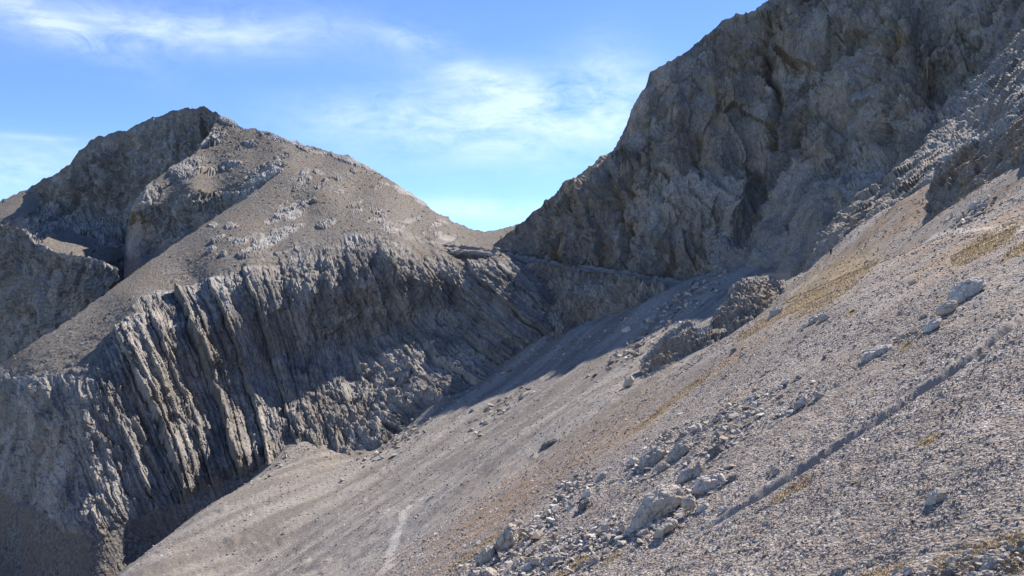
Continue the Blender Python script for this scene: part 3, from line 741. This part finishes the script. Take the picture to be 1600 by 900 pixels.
def scatter(name, pos, size, mat, r, sink=.15):
    R = rand_rot(len(pos), r); V = []; Fc = []; off = 0
    which = r.integers(0, len(TPL), len(pos))
    for k, (tv, tf) in enumerate(TPL):
        ix = np.where(which == k)[0]
        if not len(ix): continue
        v = np.einsum('nij,mj->nmi', R[ix], tv)*size[ix][:, None, None]+pos[ix][:, None]
        v[..., 2] += size[ix][:, None]*(.22-sink)
        V.append(v.reshape(-1, 3))
        Fc.append((tf[None]+(np.arange(len(ix))*len(tv))[:, None, None]+off).reshape(-1, 3)); off += len(ix)*len(tv)
    o = mesh_from(name, np.concatenate(V), np.concatenate(Fc), mat, smooth_shade=False)
    return tag(o, kind='stuff')

def stone_material(name, stops, scale=20):
    k = NT(name)
    g = k.n('ShaderNodeNewGeometry').outputs['Random Per Island']
    col = k.ramp(g, stops)
    col = k.mix(.5, col, k.ramp(k.noise(scale, 5, .7), [(.3, (.6, .6, .6)), (.7, (1.25, 1.25, 1.25))]), 'MULTIPLY')
    k.l(col, k.b.inputs['Base Color'])
    return k.m
M_chip = stone_material('scree_stone', [(0, (.165, .136, .111)), (.3, (.25, .21, .178)), (.65, (.30, .257, .222)), (.92, (.365, .32, .282)), (1, (.54, .495, .455))])
M_rub = stone_material('rubble_stone', [(0, (.20, .165, .135)), (.3, (.28, .24, .205)), (.6, (.35, .31, .272)), (1, (.52, .475, .43))], 9)

gp2x, gp2y = px_of(gpos2)
M_slope = stone_material('slope_stone', [(0, (.10, .09, .078)), (.5, (.19, .172, .15)), (.85, (.26, .24, .215)), (1, (.45, .43, .40))], 2)
M_chip_brown = stone_material('brown_scree_stone', [(0, (.16, .10, .06)), (.4, (.29, .2, .13)), (.8, (.40, .30, .21)), (1, (.55, .46, .38))])
infr = (gp2x > -150) & (gp2x < 1760) & (gp2y < 960) & (gp2y > 150) & (dist < 430) & (dist > 17)
soil = np.clip(gold+brown, 0, 1)
keep = (smooth(190, 60, dist)+.16)*np.where(fine > .25, .3, 1)*(1-.8*track)*(1-.65*soil)*(.2+1.4*np.clip(.7*tone+.7*fbm(q/7, 3, 900)+.4, 0, 1))
def stones(mask, n, mat, nm, big=1.0):
    cand = np.where(infr & (rng.random(len(dist)) < keep*mask))[0]
    pick = rng.choice(cand, min(n, len(cand)), replace=False)
    sz = big*.043*(dist[pick]/26)**.85*np.exp(np.clip(rng.normal(0, .55, len(pick)), -2, .8 if big > 1 else 1.4))
    scatter(nm, gpos2[pick]+np.c_[rng.normal(0, .02, (len(pick), 2)), np.zeros(len(pick))], sz, mat, rng, sink=.26)
stones(1-.8*soil, 185000, M_chip, 'loose_stones')
stones(soil, 30000, M_chip_brown, 'brown_stones')
stones(1.0, 900, M_chip, 'loose_stones', 3.0)
keep = (1-track)*smooth(95, 150, dist)*(.25+1.3*np.clip(.7*tone+.8*fbm(q/11, 3, 905)+.35, 0, 1))
stones(1.0, 75000, M_chip, 'loose_stones')

for sl_ in (0, 2, 4):      # fallen stones on the far slopes too
    p_, a_, x_, y_, k0 = SLOPES[sl_]
    ok = np.where((a_ > .6) & (np.arange(len(a_)) >= k0) & (y_ < 890))[0]
    ok = rng.choice(ok, min(len(ok), (9000, 2500, 2500)[(0, 2, 4).index(sl_)]), replace=False)
    scatter('loose_stones', p_[ok], p_[ok, 1]/F*1.5*np.exp(rng.normal(0, .5, len(ok))), M_slope, rng, sink=.2)
# heaps of broken rock: many more and larger pieces where the photograph shows them
heaps = [(760,880,80,26,33,420),(850,870,90,26,25,520),(920,850,60,22,35,260),(960,840,50,20,35,160),(900,760,40,20,40,150),(860,810,50,14,40,160),(1000,740,40,20,38,120),(1040,690,50,16,35,120),(1100,760,50,24,33,160),(1030,820,60,22,33,200),(1120,700,60,18,34,90),
         (1255,628,50,14,35,60),(1180,640,110,26,34,160),(1120,660,90,24,34,140),(1430,520,50,10,34,40),(1500,885,120,22,14,330),(1570,870,50,26,14,140),(1530,330,60,14,30,60),(1090,450,60,14,30,50),(1060,480,90,26,36,110),(1000,540,90,20,36,90),(780,640,90,20,36,60),(620,690,80,14,30,60)]
pp, ss = [], []
for (hx, hy, rx, ry, an, n_) in heaps:
    c, s_ = math.cos(math.radians(an)), math.sin(math.radians(an))
    for _ in range(n_):
        a, b = random.gauss(0, .45)*rx, random.gauss(0, .45)*ry
        x, y = hx+a*c+b*s_, hy-a*s_+b*c
        if y > 960: continue
        g = look(x, y); pp.append(g)
        ss.append(max(3, 5.4*math.exp(random.gauss(.1, .45)))*g[1]/F*1.15)
foot_line = [(411,738),(460,694),(530,708),(602,692),(672,636),(734,608),(789,575),(835,542),(900,528),(960,505),(1010,478)]
for _ in range(420):
    i = random.randrange(len(foot_line)-1); k_ = random.random()
    x = foot_line[i][0]*(1-k_)+foot_line[i+1][0]*k_; y = foot_line[i][1]*(1-k_)+foot_line[i+1][1]*k_+abs(random.gauss(0, 9))+1
    g = look(x+random.gauss(0, 5), y); pp.append(g); ss.append(max(2.2, 3.2*math.exp(random.gauss(0, .45)))*g[1]/F)
scatter('rubble', np.array(pp), np.array(ss), M_rub, rng, sink=.1)

# ---------------------------------------------------------------- boulders, each a thing of its own
def refine(bm, size_px, r, seed, amp):
    """split the hull's faces until they are small, then roughen them"""
    lv = 4 if size_px > 50 else 3 if size_px > 22 else 2
    bmesh.ops.triangulate(bm, faces=bm.faces)
    for _ in range(lv): bmesh.ops.subdivide_edges(bm, edges=bm.edges, cuts=1, use_grid_fill=True)
    bmesh.ops.triangulate(bm, faces=bm.faces)
    bm.normal_update(); bm.verts.index_update()
    v = np.array([x.co[:] for x in bm.verts]); n = np.array([x.normal[:] for x in bm.verts])
    f = np.array([[x.index for x in q.verts] for q in bm.faces])
    a, e, fc = cells(v/r*1.5+seed*3.1, seed); a2, e2, f2 = cells(v/r*4+seed*1.7, seed+1)
    d = .10*(a-.5)+.13*fc-.10*np.clip(.1-e, 0, 1)*5+.045*(a2-.5)+.05*f2+.06*fbm(v/r*3+seed, 4, seed+2)
    return v+n*(d*r*amp)[:, None], f

def boulder(label, outline, mat, thick=.7, cat='boulder', group=None, dt=0.0, amp=1.0, name='boulder', seed=None, lean=0.0):
    """outline in photograph pixels -> a solid of its own depth standing where its foot meets the slope"""
    ol = np.array(outline, float)
    cx, cy = ol.mean(0)
    foot = ol[ol[:, 1] > np.quantile(ol[:, 1], .6)].mean(0)
    g = look(foot[0], min(foot[1], 940)); t = g[1]
    span = max(np.ptp(ol[:, 0]), np.ptp(ol[:, 1])); r = span*t/F*.5
    w = min(np.ptp(ol[:, 0]), np.ptp(ol[:, 1]))*t/F*thick
    t = t+w*.25+dt
    c0 = P(cx, cy, t)
    seed = seed if seed is not None else int(cx*7+cy)
    rr = np.random.default_rng(seed)
    bm = bmesh.new()
    for y, k in ((-.5, .62), (-.22, .93), (0, 1.0), (.25, .92), (.5, .6)):
        for (x, yy) in ol:
            q = (np.array([x, yy])-(cx, cy))*k*rr.uniform(.93, 1.04)
            bm.verts.new((q[0]*t/F, y*w+lean*q[1]*t/F*-.3, -q[1]*t/F))
    res = bmesh.ops.convex_hull(bm, input=bm.verts)
    bmesh.ops.delete(bm, geom=[x for x in res['geom_interior'] if isinstance(x, bmesh.types.BMVert)], context='VERTS')
    bmesh.ops.delete(bm, geom=[x for x in bm.verts if not x.link_faces], context='VERTS')
    bmesh.ops.recalc_face_normals(bm, faces=bm.faces)
    v, f = refine(bm, span, r, seed % 97, amp); bm.free()
    o = mesh_from(name, v, f, mat, smooth_shade=False)
    o.location = c0
    return tag(o, label, cat, group)

def ell(cx, cy, w, h, ang=34, n=9, seed=0):
    r = np.random.default_rng(int(cx*3+cy*5)+seed)
    c, s_ = math.cos(math.radians(ang)), math.sin(math.radians(ang)); out = []
    for k in range(n):
        a = 2*math.pi*k/n+r.uniform(-.25, .25); q = r.uniform(.84, 1.12)
        x, y = math.cos(a)*w/2*q, math.sin(a)*h/2*q
        out.append((cx+x*c+y*s_, cy-x*s_+y*c))
    return out
T_, G_, W_, D_ = M_b_tan, M_b_grey, M_b_pale, M_b_dark
bl = boulder
bl('largest boulder, a leaning tan slab with a vertical crack on the scree', [(972,838),(985,820),(1001,798),(1010,778),(1024,763),(1043,756),(1066,757),(1073,768),(1071,781),(1050,798),(1026,816),(1012,829),(984,838)], T_, .55, amp=.7)
bl('brown-grey rounded boulder standing upright just behind the top of the largest slab', [(1056,755),(1064,739),(1078,727),(1088,728),(1091,742),(1084,754),(1070,761)], T_, .8, dt=.6)
bl('narrow grey boulder with a knobbed tip, right of the upright rounded boulder', [(1084,748),(1087,726),(1093,720),(1099,734),(1097,746),(1090,752)], G_, .9, dt=.8)
bl('flat-topped boulder with a chalky white upper face beside the largest slab', [(1080,770),(1094,748),(1106,741),(1126,741),(1139,751),(1134,758),(1114,769),(1098,774)], W_, .9)
bl('small tan block propped under the right end of the largest slab', [(1064,792),(1067,778),(1078,772),(1087,779),(1087,792),(1077,798)], T_, .9, dt=-.6)
bl('oblong tan block lying below the largest slab, close to its shaded foot', [(1022,836),(1028,824),(1046,812),(1058,812),(1057,820),(1040,833),(1026,840)], T_, .9, dt=-.6)
bl('pale cracked block on the scree directly below the white-topped boulder', [(1087,800),(1090,788),(1101,782),(1108,787),(1105,798),(1094,803)], W_, .9)
bl('thin bluish flat stone against the lower tip of the largest slab', [(994,836),(1000,829),(1012,825),(1014,831),(1004,840)], G_, .8, dt=-.4)
bl('wide rough grey boulder in the pair above the largest slab', [(994,742),(997,726),(1004,711),(1020,698),(1037,695),(1042,706),(1034,718),(1016,730),(1002,740)], G_, .7)
bl('long grey boulder pointing upslope, right one of the pair above the largest slab', [(1040,722),(1043,711),(1058,692),(1072,685),(1085,693),(1080,701),(1062,716),(1048,724)], G_, .7)
bl('low oblong rock tucked under the pair above the largest slab', ell(1034, 730, 26, 12, 20), G_, .9, dt=-.5)
bl('small pale rock at the lower left end of the pair above the largest slab', ell(990, 721, 18, 13, 10), W_, .9)
bl('dark knobbly rock alone on the scree above the white-topped boulder', [(1109,716),(1112,702),(1122,692),(1128,699),(1122,711),(1114,718)], D_, .9)
bl('brown rock at the upslope end of the white-topped boulder', ell(1146, 747, 20, 10, 34), D_, .9)
bl('tall dark-faced boulder with a splintered crest in the lower rubble heap', [(774,872),(772,855),(780,838),(795,819),(806,821),(811,838),(806,852),(792,866)], T_, .8)
bl('smaller dark-faced boulder standing left of the splintered boulder', [(744,880),(749,864),(760,853),(770,852),(774,866),(773,876),(757,884)], T_, .8)
bl('broad brown-grey boulder cut by the bottom edge of the photo', [(731,905),(738,891),(756,886),(774,889),(780,898),(778,912),(750,916)], T_, .9)
bl('leaning pale rock of two stacked ones in the middle of the scree', [(909,776),(913,765),(922,762),(926,772),(920,780)], W_, .9)
bl('dark narrow rock lying under the leaning pale rock', [(903,796),(907,784),(917,778),(925,780),(918,788),(908,798)], D_, .9, dt=-.3)
bl('long shaded grey block in the middle of the lower rubble heap', ell(868, 874, 40, 20, 22), G_, .9)
bl('brown rounded block beside the long shaded grey block', ell(838, 876, 24, 14, -20), T_, .9)
bl('white flat-topped block near the bottom of the lower rubble heap', ell(827, 886, 26, 13, 5), W_, .9)
bl('squarish grey block at the right of the lower rubble heap by orange grass', ell(929, 874, 20, 16, -15), G_, .9)
bl('brown block beside the squarish grey block and orange grass', ell(915, 881, 16, 12, 20), D_, .9)
bl('rough grey block uphill of the splintered boulder', ell(818, 832, 20, 16, 30), G_, .9)
bl('knobbly pale rock touching the splintered boulder on its upslope side', ell(812, 817, 13, 10, 20), W_, .9)
bl('pale elongated boulder lying alone midway up the scree with a dark hollow under it', [(1347,563),(1350,551),(1362,545),(1382,538),(1392,540),(1388,547),(1370,560),(1355,568)], W_, .8)
bl('cream wedge-shaped boulder just below the biggest upper boulder', [(1443,520),(1448,506),(1458,499),(1470,497),(1471,503),(1459,515),(1448,522)], W_, .8)
bl('small tan boulder between the cream wedge and the pale elongated boulder', ell(1409, 526, 17, 12, 10), T_, .9)
bl('biggest boulder of the upper scree, pale on top and brown on its side', [(1478,476),(1484,458),(1498,441),(1514,435),(1533,434),(1541,441),(1532,452),(1514,464),(1500,476),(1488,480)], W_, .8)
bl('tan block under the lower end of the biggest upper boulder', [(1463,492),(1465,480),(1478,470),(1494,470),(1497,480),(1484,489),(1472,494)], T_, .9, dt=-.7)
bl('thin light slab lying upslope at the edge of the golden grass', [(1249,517),(1256,507),(1270,494),(1279,491),(1277,499),(1262,511)], T_, .8)
bl('grey-blue flat rock just above the thin light slab', ell(1287, 496, 20, 12, 36), G_, .7)
bl('dark grey ridged boulder in the golden grass near the outcrop', [(1199,499),(1203,488),(1212,481),(1222,479),(1222,486),(1211,496)], G_, .8)
bl('solitary grey-brown block on the coarse scree near the lower right', [(1449,790),(1452,773),(1461,763),(1477,762),(1483,769),(1474,780),(1462,788)], T_, .9)
bl('pointed white rock of a close pair on the open scree', [(1242,638),(1247,627),(1256,617),(1262,621),(1258,632),(1248,640)], W_, .8)
bl('small grey rock right of the pointed white rock', ell(1279, 618, 15, 11, 20), G_, .8)
bl('flat pinkish rock high on the slope left of the biggest upper boulder', ell(1426, 441, 15, 9, 15), T_, .8)
bl('small dark rock beside the golden grass strip under the outcrop', ell(1147, 547, 10, 8, 10), D_, .9)
bl('thin dark slab downslope of the small dark rock under the outcrop', ell(1160, 555, 14, 6, 34), G_, .8)
bl('cubic tan block perched on a dark ledge at the edge of the far scree', [(974,606),(977,590),(986,585),(991,592),(988,604)], T_, .9)
bl('long dark low rock in the middle of the far scree', [(843,703),(850,693),(868,684),(874,686),(866,695),(852,702)], D_, .8)
bl('pale grey rock on the upper scree below the crag', [(1513,327),(1518,317),(1530,310),(1536,316),(1530,324),(1520,328)], W_, .8)
bl('small tan rock downslope of the pale grey rock below the crag', ell(1500, 343, 16, 10, 20), T_, .8)
bl('grey rock alone beside the debris channel', ell(1212, 735, 17, 15, 20), G_, .9)
bl('pale flat-topped stone near the white-topped boulder, toward the debris channel', ell(1132, 796, 16, 12, 15), W_, .8)
bl('grey rock half sunk in the scree left of the upper boulder pair', ell(940, 745, 24, 13, 35), G_, .9)
bl('pale rock at the top of the row above the leaning pale rock', ell(952, 733, 13, 9, 20), W_, .9)
bl('brown rock at the left tip of the row of rocks below the upper pair', ell(876, 778, 14, 11, 20), D_, .9)
bl('white flake lying flat on the far scree near the footpath', ell(672, 778, 9, 4, 30), W_, .7)
# the rocks and turf in the near corner
bl('blue-grey streaked boulder among the dry grass in the lower right corner', [(1530,892),(1535,882),(1548,869),(1560,866),(1566,874),(1562,886),(1548,893)], G_, .8)
bl('brown round boulder half in the dry grass of the lower right corner', ell(1580, 857, 16, 15, 0), D_, .9)
bl('white-topped brown boulder left of the blue-grey streaked boulder', ell(1490, 875, 30, 15, 12), T_, .9)
bl('pale flat slab leaning over the white-topped brown boulder', ell(1512, 863, 24, 10, 18), W_, .8)
bl('white round boulder uphill of the blue-grey streaked boulder', ell(1569, 869, 16, 11, 10), W_, .9)
bl('low grey slab at the bottom edge of the frame below the blue-grey boulder', ell(1536, 900, 50, 20, 8), G_, .9)
bl('dark brown block at the bottom edge under the white-topped brown boulder', ell(1486, 895, 36, 22, 5), D_, .9)
bl('white block at the left end of the rocks in the lower right corner', ell(1420, 887, 18, 10, 5), W_, .9)
bl('brown low block at the bottom edge right of the white block', ell(1447, 898, 26, 14, 5), T_, .9)
bl('pale green-grey stone at the upper rim of the dry turf', ell(1568, 849, 18, 9, 4), W_, .9)
bl('dark stone at the right edge of the frame above the dry turf', ell(1599, 849, 22, 14, 10), D_, .9)
bl('tiny white knob beside a dark hole under the blue-grey boulder', ell(1557, 885, 13, 9, 5), W_, .9)
bl('grey-brown block between the pale flat slab and the blue-grey streaked boulder', ell(1531, 874, 20, 14, 30), T_, .9)

# ---------------------------------------------------------------- dry grass
M_gr = NT('dry_grass')
gi = M_gr.n('ShaderNodeNewGeometry').outputs['Random Per Island']
M_gr.l(M_gr.ramp(gi, [(0, (.22, .15, .07)), (.5, (.36, .26, .13)), (1, (.50, .39, .22))]), M_gr.b.inputs['Base Color'])
cand = np.where((np.clip(gold, 0, 1)*(dist < 115) > .35) & infr)[0]
cand = rng.choice(cand, min(22000, len(cand)), replace=False)
n_ = len(cand); hgt = rng.uniform(.05, .13, n_)*(dist[cand]/28)**.6
base = gpos2[cand]+np.c_[rng.normal(0, .05, (n_, 2)), np.full(n_, -.01)]
an = rng.uniform(0, 2*np.pi, n_); dx = np.c_[np.cos(an), np.sin(an), an*0]*(.012*(dist[cand]/28)**.8)[:, None]
tip = base+np.c_[rng.normal(-.3, .5, n_)*hgt, rng.normal(-.1, .5, n_)*hgt, hgt]
V = np.stack([base-dx, base+dx, tip], 1).reshape(-1, 3)
go = mesh_from('dry_grass', V, np.arange(3*n_).reshape(-1, 3), M_gr.m, smooth_shade=False); tag(go, kind='stuff')

# ---------------------------------------------------------------- road across the wall to the pass, and its masonry
M_road = plain_material('road_gravel', (.2, .18, .16), var=.45, scale=1.2)
RD = [(664,379,486),(690,381,478),(715,383,474),(740,385,471),(765,389,467),(785,393,463),(805,397,459),(850,406,449),(900,413,438),(960,421,425),(1010,431,410),(1050,438,393),(1080,440,384),(1100,441,374),(1118,444,366)]
RD2 = [(1172,431,264),(1190,428.5,265),(1210,426.5,265.5),(1232,424.5,266)]
for RD in (RD, RD2):
  cp = np.array([P(*c) for c in RD]); tpar = np.linspace(0, 1, len(cp)); tf = np.linspace(0, 1, 420)
  cl_ = np.stack([np.interp(tf, tpar, cp[:, i]) for i in range(3)], 1)
  for _ in range(4): cl_[1:-1] = (cl_[:-2]+2*cl_[1:-1]+cl_[2:])/4
  tan_ = np.gradient(cl_, axis=0); nrm_ = np.c_[-tan_[:, 1], tan_[:, 0]]; nrm_ /= np.linalg.norm(nrm_, axis=1, keepdims=True)
  nrm_[nrm_[:, 1] < 0] *= -1
  rows = []
  for off_, zz in ((1.0, -2.8), (1.5, -2.2), (2.2, -2.0), (3.4, -2.0), (4.4, -1.9), (5.2, -1.2), (5.8, -.2)):
      j = fbm(cl_/3.0+off_, 4, 950)*.9+.5*cells(cl_/2.2+off_, 951)[0][:len(cl_)]-.25
      rows.append(np.c_[cl_[:, :2]+nrm_*(off_+.9*fbm(cl_/4.0, 3, 955)[:, None]), cl_[:, 2]+zz+j])
  tag(mesh_from('road', np.concatenate(rows), gridfaces(len(rows), len(cl_))[:, ::-1], M_road), kind='structure')

km = NT('dry_stone_masonry')
br = km.n('ShaderNodeTexBrick', _Scale=1.6, _Mortar_Size=.03); km.l(km.map((1, 1, 1), (90, 0, 0)), br.inputs['Vector'])
br.inputs['Color1'].default_value = (.27, .25, .22, 1); br.inputs['Color2'].default_value = (.36, .33, .3, 1); br.inputs['Mortar'].default_value = (.12, .11, .1, 1)
km.l(br.outputs[0], km.b.inputs['Base Color'])
def masonry(label, pts, h, th):
    """a battered wall of coursed stone with a coping along its top"""
    c = np.array([P(*p) for p in pts]); base = c[0].copy()
    root = bpy.data.objects.new('retaining_wall', None); COL.objects.link(root); root.location = base
    tag(root, label, 'wall')
    d = c[-1]-c[0]; nn = np.array([-d[1], d[0], 0]); nn /= np.linalg.norm(nn); nn *= np.sign(nn[1])
    m_ = 24; k = np.linspace(0, 1, m_); ax = np.stack([np.interp(k, np.linspace(0, 1, len(c)), c[:, i]) for i in range(3)], 1)-base
    def strip(name, prof, amp, mat):
        rws = [ax+nn*a+np.array([0, 0, z])+np.c_[fbm(ax*1.3+a+z, 3, 41), fbm(ax*1.3+a-z, 3, 43), fbm(ax*1.3+z*2, 3, 47)]*amp for a, z in prof]
        o = mesh_from(name, np.concatenate(rws), gridfaces(len(rws), m_)[:, ::-1], mat, smooth_shade=False, parent=root); return o
    strip('masonry', [(-th*.9, -h), (-th*.75, -h*.66), (-th*.6, -h*.33), (-th*.45, -.22), (th*.45, -.22), (th*.45, -h)], .12, km.m)
    strip('coping', [(-th*.6, -.25), (-th*.62, .12), (th*.55, .15), (th*.55, -.25)], .07, M_road)
masonry('dark stone retaining wall holding the road beside the rocky outcrop', [(1190,428,264),(1215,426,262),(1236,424,260)], 2.2, .8)

# ---------------------------------------------------------------- walker
def person(px, py):
    g = look(px, py)
    root = bpy.data.objects.new('person', None); COL.objects.link(root); root.location = g
    root.rotation_euler = (0, 0, math.radians(160))
    tag(root, 'distant person in dark clothes with a backpack standing on the path', 'person')
    skin = plain_material('skin', (.42, .27, .2), .6, .05); cloth = plain_material('dark_jacket', (.025, .025, .03), .9, .2); tr = plain_material('dark_trousers', (.02, .022, .03), .9, .2)
    hairm = plain_material('brown_hair', (.05, .03, .02), .7, .2); packm = plain_material('maroon_backpack', (.10, .02, .025), .8, .2)
    def skinned(name, pts, edges, rad, mat):
        me = bpy.data.meshes.new(name); me.from_pydata(pts, edges, [])
        o = bpy.data.objects.new(name, me); COL.objects.link(o); o.parent = root
        o.modifiers.new('skin', 'SKIN')
        for i, r_ in enumerate(rad): me.skin_vertices[0].data[i].radius = (r_, r_)
        me.skin_vertices[0].data[0].use_root = True
        ss_ = o.modifiers.new('sub', 'SUBSURF'); ss_.levels = ss_.render_levels = 2
        me.materials.append(mat); return o
    J = [(0,0,.95),(0,0,1.2),(0,-.01,1.42),(0,.01,1.52),(0,.03,1.62),(0,.03,1.72),
         (.1,0,.9),(.12,.05,.5),(.11,-.02,.08),(.11,.12,.04),(-.1,0,.9),(-.11,-.04,.5),(-.12,-.14,.09),(-.12,0,.04),
         (.19,0,1.42),(.25,-.03,1.14),(.24,.12,.92),(.24,.17,.84),(-.19,0,1.42),(-.25,-.02,1.14),(-.24,.12,.92),(-.24,.17,.84)]
    E = [(0,1),(1,2),(2,3),(3,4),(4,5),(0,6),(6,7),(7,8),(8,9),(0,10),(10,11),(11,12),(12,13),(2,14),(14,15),(15,16),(16,17),(2,18),(18,19),(19,20),(20,21)]
    Rd = [.15,.15,.15,.06,.10,.085,.10,.07,.05,.05,.10,.07,.05,.05,.07,.055,.04,.045,.07,.055,.04,.045]
    skinned('body', J, E, Rd, skin)
    skinned('jacket', [(0,0,.98),(0,0,1.2),(0,-.01,1.40),(.19,0,1.42),(.25,-.03,1.14),(.245,.1,.95),(-.19,0,1.42),(-.25,-.02,1.14),(-.245,.1,.95)], [(0,1),(1,2),(2,3),(3,4),(4,5),(2,6),(6,7),(7,8)], [.17,.175,.175,.095,.075,.06,.095,.075,.06], cloth)
    skinned('trousers', [(0,0,.96),(.1,0,.9),(.12,.05,.5),(.11,-.02,.13),(-.1,0,.9),(-.11,-.04,.5),(-.12,-.14,.14)], [(0,1),(1,2),(2,3),(0,4),(4,5),(5,6)], [.16,.12,.09,.075,.12,.09,.075], tr)
    skinned('hair', [(0,.0,1.70),(0,.0,1.76)], [(0,1)], [.1,.08], hairm)
    skinned('backpack', [(0,-.24,1.08),(0,-.25,1.28),(0,-.22,1.44)], [(0,1),(1,2)], [.15,.16,.11], packm)
person(1298, 399)


# ---------------------------------------------------------------- camera, sun, sky
cam = bpy.data.cameras.new('camera'); cam.sensor_width = 36; cam.lens = 36*F/1600
cam.shift_y = (HY-450)/1600; cam.clip_start = .1; cam.clip_end = 5000
co = bpy.data.objects.new('camera', cam); COL.objects.link(co)
co.rotation_euler = (math.pi/2, 0, 0); scn.camera = co

AZ, EL = 44.0, 47.0
sun = bpy.data.lights.new('sun', 'SUN'); sun.energy = 4.9; sun.angle = math.radians(.5); sun.color = (1, .93, .83)
so = bpy.data.objects.new('sun', sun); COL.objects.link(so)
d = Vector((math.sin(math.radians(AZ))*math.cos(math.radians(EL)), math.cos(math.radians(AZ))*math.cos(math.radians(EL)), math.sin(math.radians(EL))))
so.rotation_euler = d.to_track_quat('Z', 'Y').to_euler()
so.location = (300, 300, 400)
w = bpy.data.worlds.new('World'); scn.world = w; w.use_nodes = True
nt = w.node_tree; nt.nodes.clear()
def N(t, **kw):
    x = nt.nodes.new(t)
    for k, v in kw.items(): setattr(x, k, v)
    return x
L = nt.links.new
out = N('ShaderNodeOutputWorld'); bg = N('ShaderNodeBackground'); L(bg.outputs[0], out.inputs[0]); bg.inputs[1].default_value = .15
sk = N('ShaderNodeTexSky', sky_type='NISHITA'); sk.sun_disc = False
sk.sun_elevation = math.radians(EL); sk.sun_rotation = math.radians(AZ); sk.altitude = 2600; sk.air_density = .8; sk.dust_density = .1; sk.ozone_density = 3.5
def wm(op, a, b=0., c=None, clamp=False):
    x = N('ShaderNodeMath', operation=op, use_clamp=clamp)
    for i, s_ in enumerate((a, b) if c is None else (a, b, c)):
        if isinstance(s_, (int, float)): x.inputs[i].default_value = s_
        else: L(s_, x.inputs[i])
    return x.outputs[0]
tc = N('ShaderNodeTexCoord'); sx = N('ShaderNodeSeparateXYZ'); L(tc.outputs['Generated'], sx.inputs[0])
az = wm('ARCTAN2', sx.outputs[0], sx.outputs[1]); el = wm('ARCSINE', sx.outputs[2])      # compass bearing and height above the horizon
cv = N('ShaderNodeCombineXYZ'); L(az, cv.inputs[0]); L(el, cv.inputs[1])
def wnoise(scale, sc, det, rough, dist=0.):
    mp = N('ShaderNodeMapping'); mp.inputs['Scale'].default_value = sc[:3]; mp.inputs['Rotation'].default_value = (0, 0, sc[3]); L(cv.outputs[0], mp.inputs[0])
    x = N('ShaderNodeTexNoise'); L(mp.outputs[0], x.inputs['Vector'])
    x.inputs['Scale'].default_value = scale; x.inputs['Detail'].default_value = det; x.inputs['Roughness'].default_value = rough; x.inputs['Distortion'].default_value = dist
    return x.outputs['Fac']
def wisp(px, py, rx, ry, ang, amt):
    a0 = math.atan((px-800)/F); e0 = math.atan((HY-py)/F*math.cos(a0)); c, s_ = math.cos(math.radians(ang)), math.sin(math.radians(ang))
    da = wm('SUBTRACT', az, a0); de = wm('SUBTRACT', el, e0)
    x = wm('MULTIPLY', wm('ADD', wm('MULTIPLY', da, c), wm('MULTIPLY', de, s_)), F/rx)
    y = wm('MULTIPLY', wm('SUBTRACT', wm('MULTIPLY', de, c), wm('MULTIPLY', da, s_)), F/ry)
    r = wm('ADD', wm('MULTIPLY', x, x), wm('MULTIPLY', y, y))
    return wm('MULTIPLY', wm('POWER', 2.718, wm('MULTIPLY', r, -1.0)), amt)
parts = [wisp(270, 45, 260, 34, 4, 1.0), wisp(80, 40, 110, 20, -20, .8), wisp(820, 190, 250, 60, 2, 1.25), wisp(770, 125, 110, 26, -12, .8), wisp(640, 58, 60, 16, -5, .5), wisp(20, 265, 150, 34, 6, 1.0),
         wisp(740, 328, 170, 16, -2, .9), wisp(950, 130, 60, 60, 20, .7), wisp(560, 185, 120, 30, 0, .4), wisp(60, 215, 60, 4, 2, .4)]
env = parts[0]
for p_ in parts[1:]: env = wm('ADD', env, p_)
n1 = wnoise(7, (1, 3.2, 1, .12), 9, .6, .5); n2 = wnoise(24, (1, 2.2, 1, -.25), 8, .68, .8)
mixn = wm('ADD', wm('MULTIPLY', n1, .65), wm('MULTIPLY', n2, .35))
cl = wm('MULTIPLY', env, wm('MULTIPLY', wm('SUBTRACT', mixn, .33), 3.4), clamp=True)
cl = wm('MULTIPLY', cl, .52, clamp=True)
hs = N('ShaderNodeHueSaturation'); hs.inputs['Saturation'].default_value = 1.10; hs.inputs['Hue'].default_value = .508; hs.inputs['Value'].default_value = .88; L(sk.outputs[0], hs.inputs['Color'])
mx = N('ShaderNodeMix', data_type='RGBA'); L(cl, mx.inputs[0]); L(hs.outputs[0], mx.inputs[6]); mx.inputs[7].default_value = (4.2, 4.7, 5.3, 1)
L(mx.outputs[2], bg.inputs[0])
vs = scn.view_settings; vs.view_transform = 'Standard'; vs.look = 'None'; vs.exposure = 1.0; vs.gamma = 1; vs.use_curve_mapping = False
scn.cycles.max_bounces = 4; scn.cycles.diffuse_bounces = 3
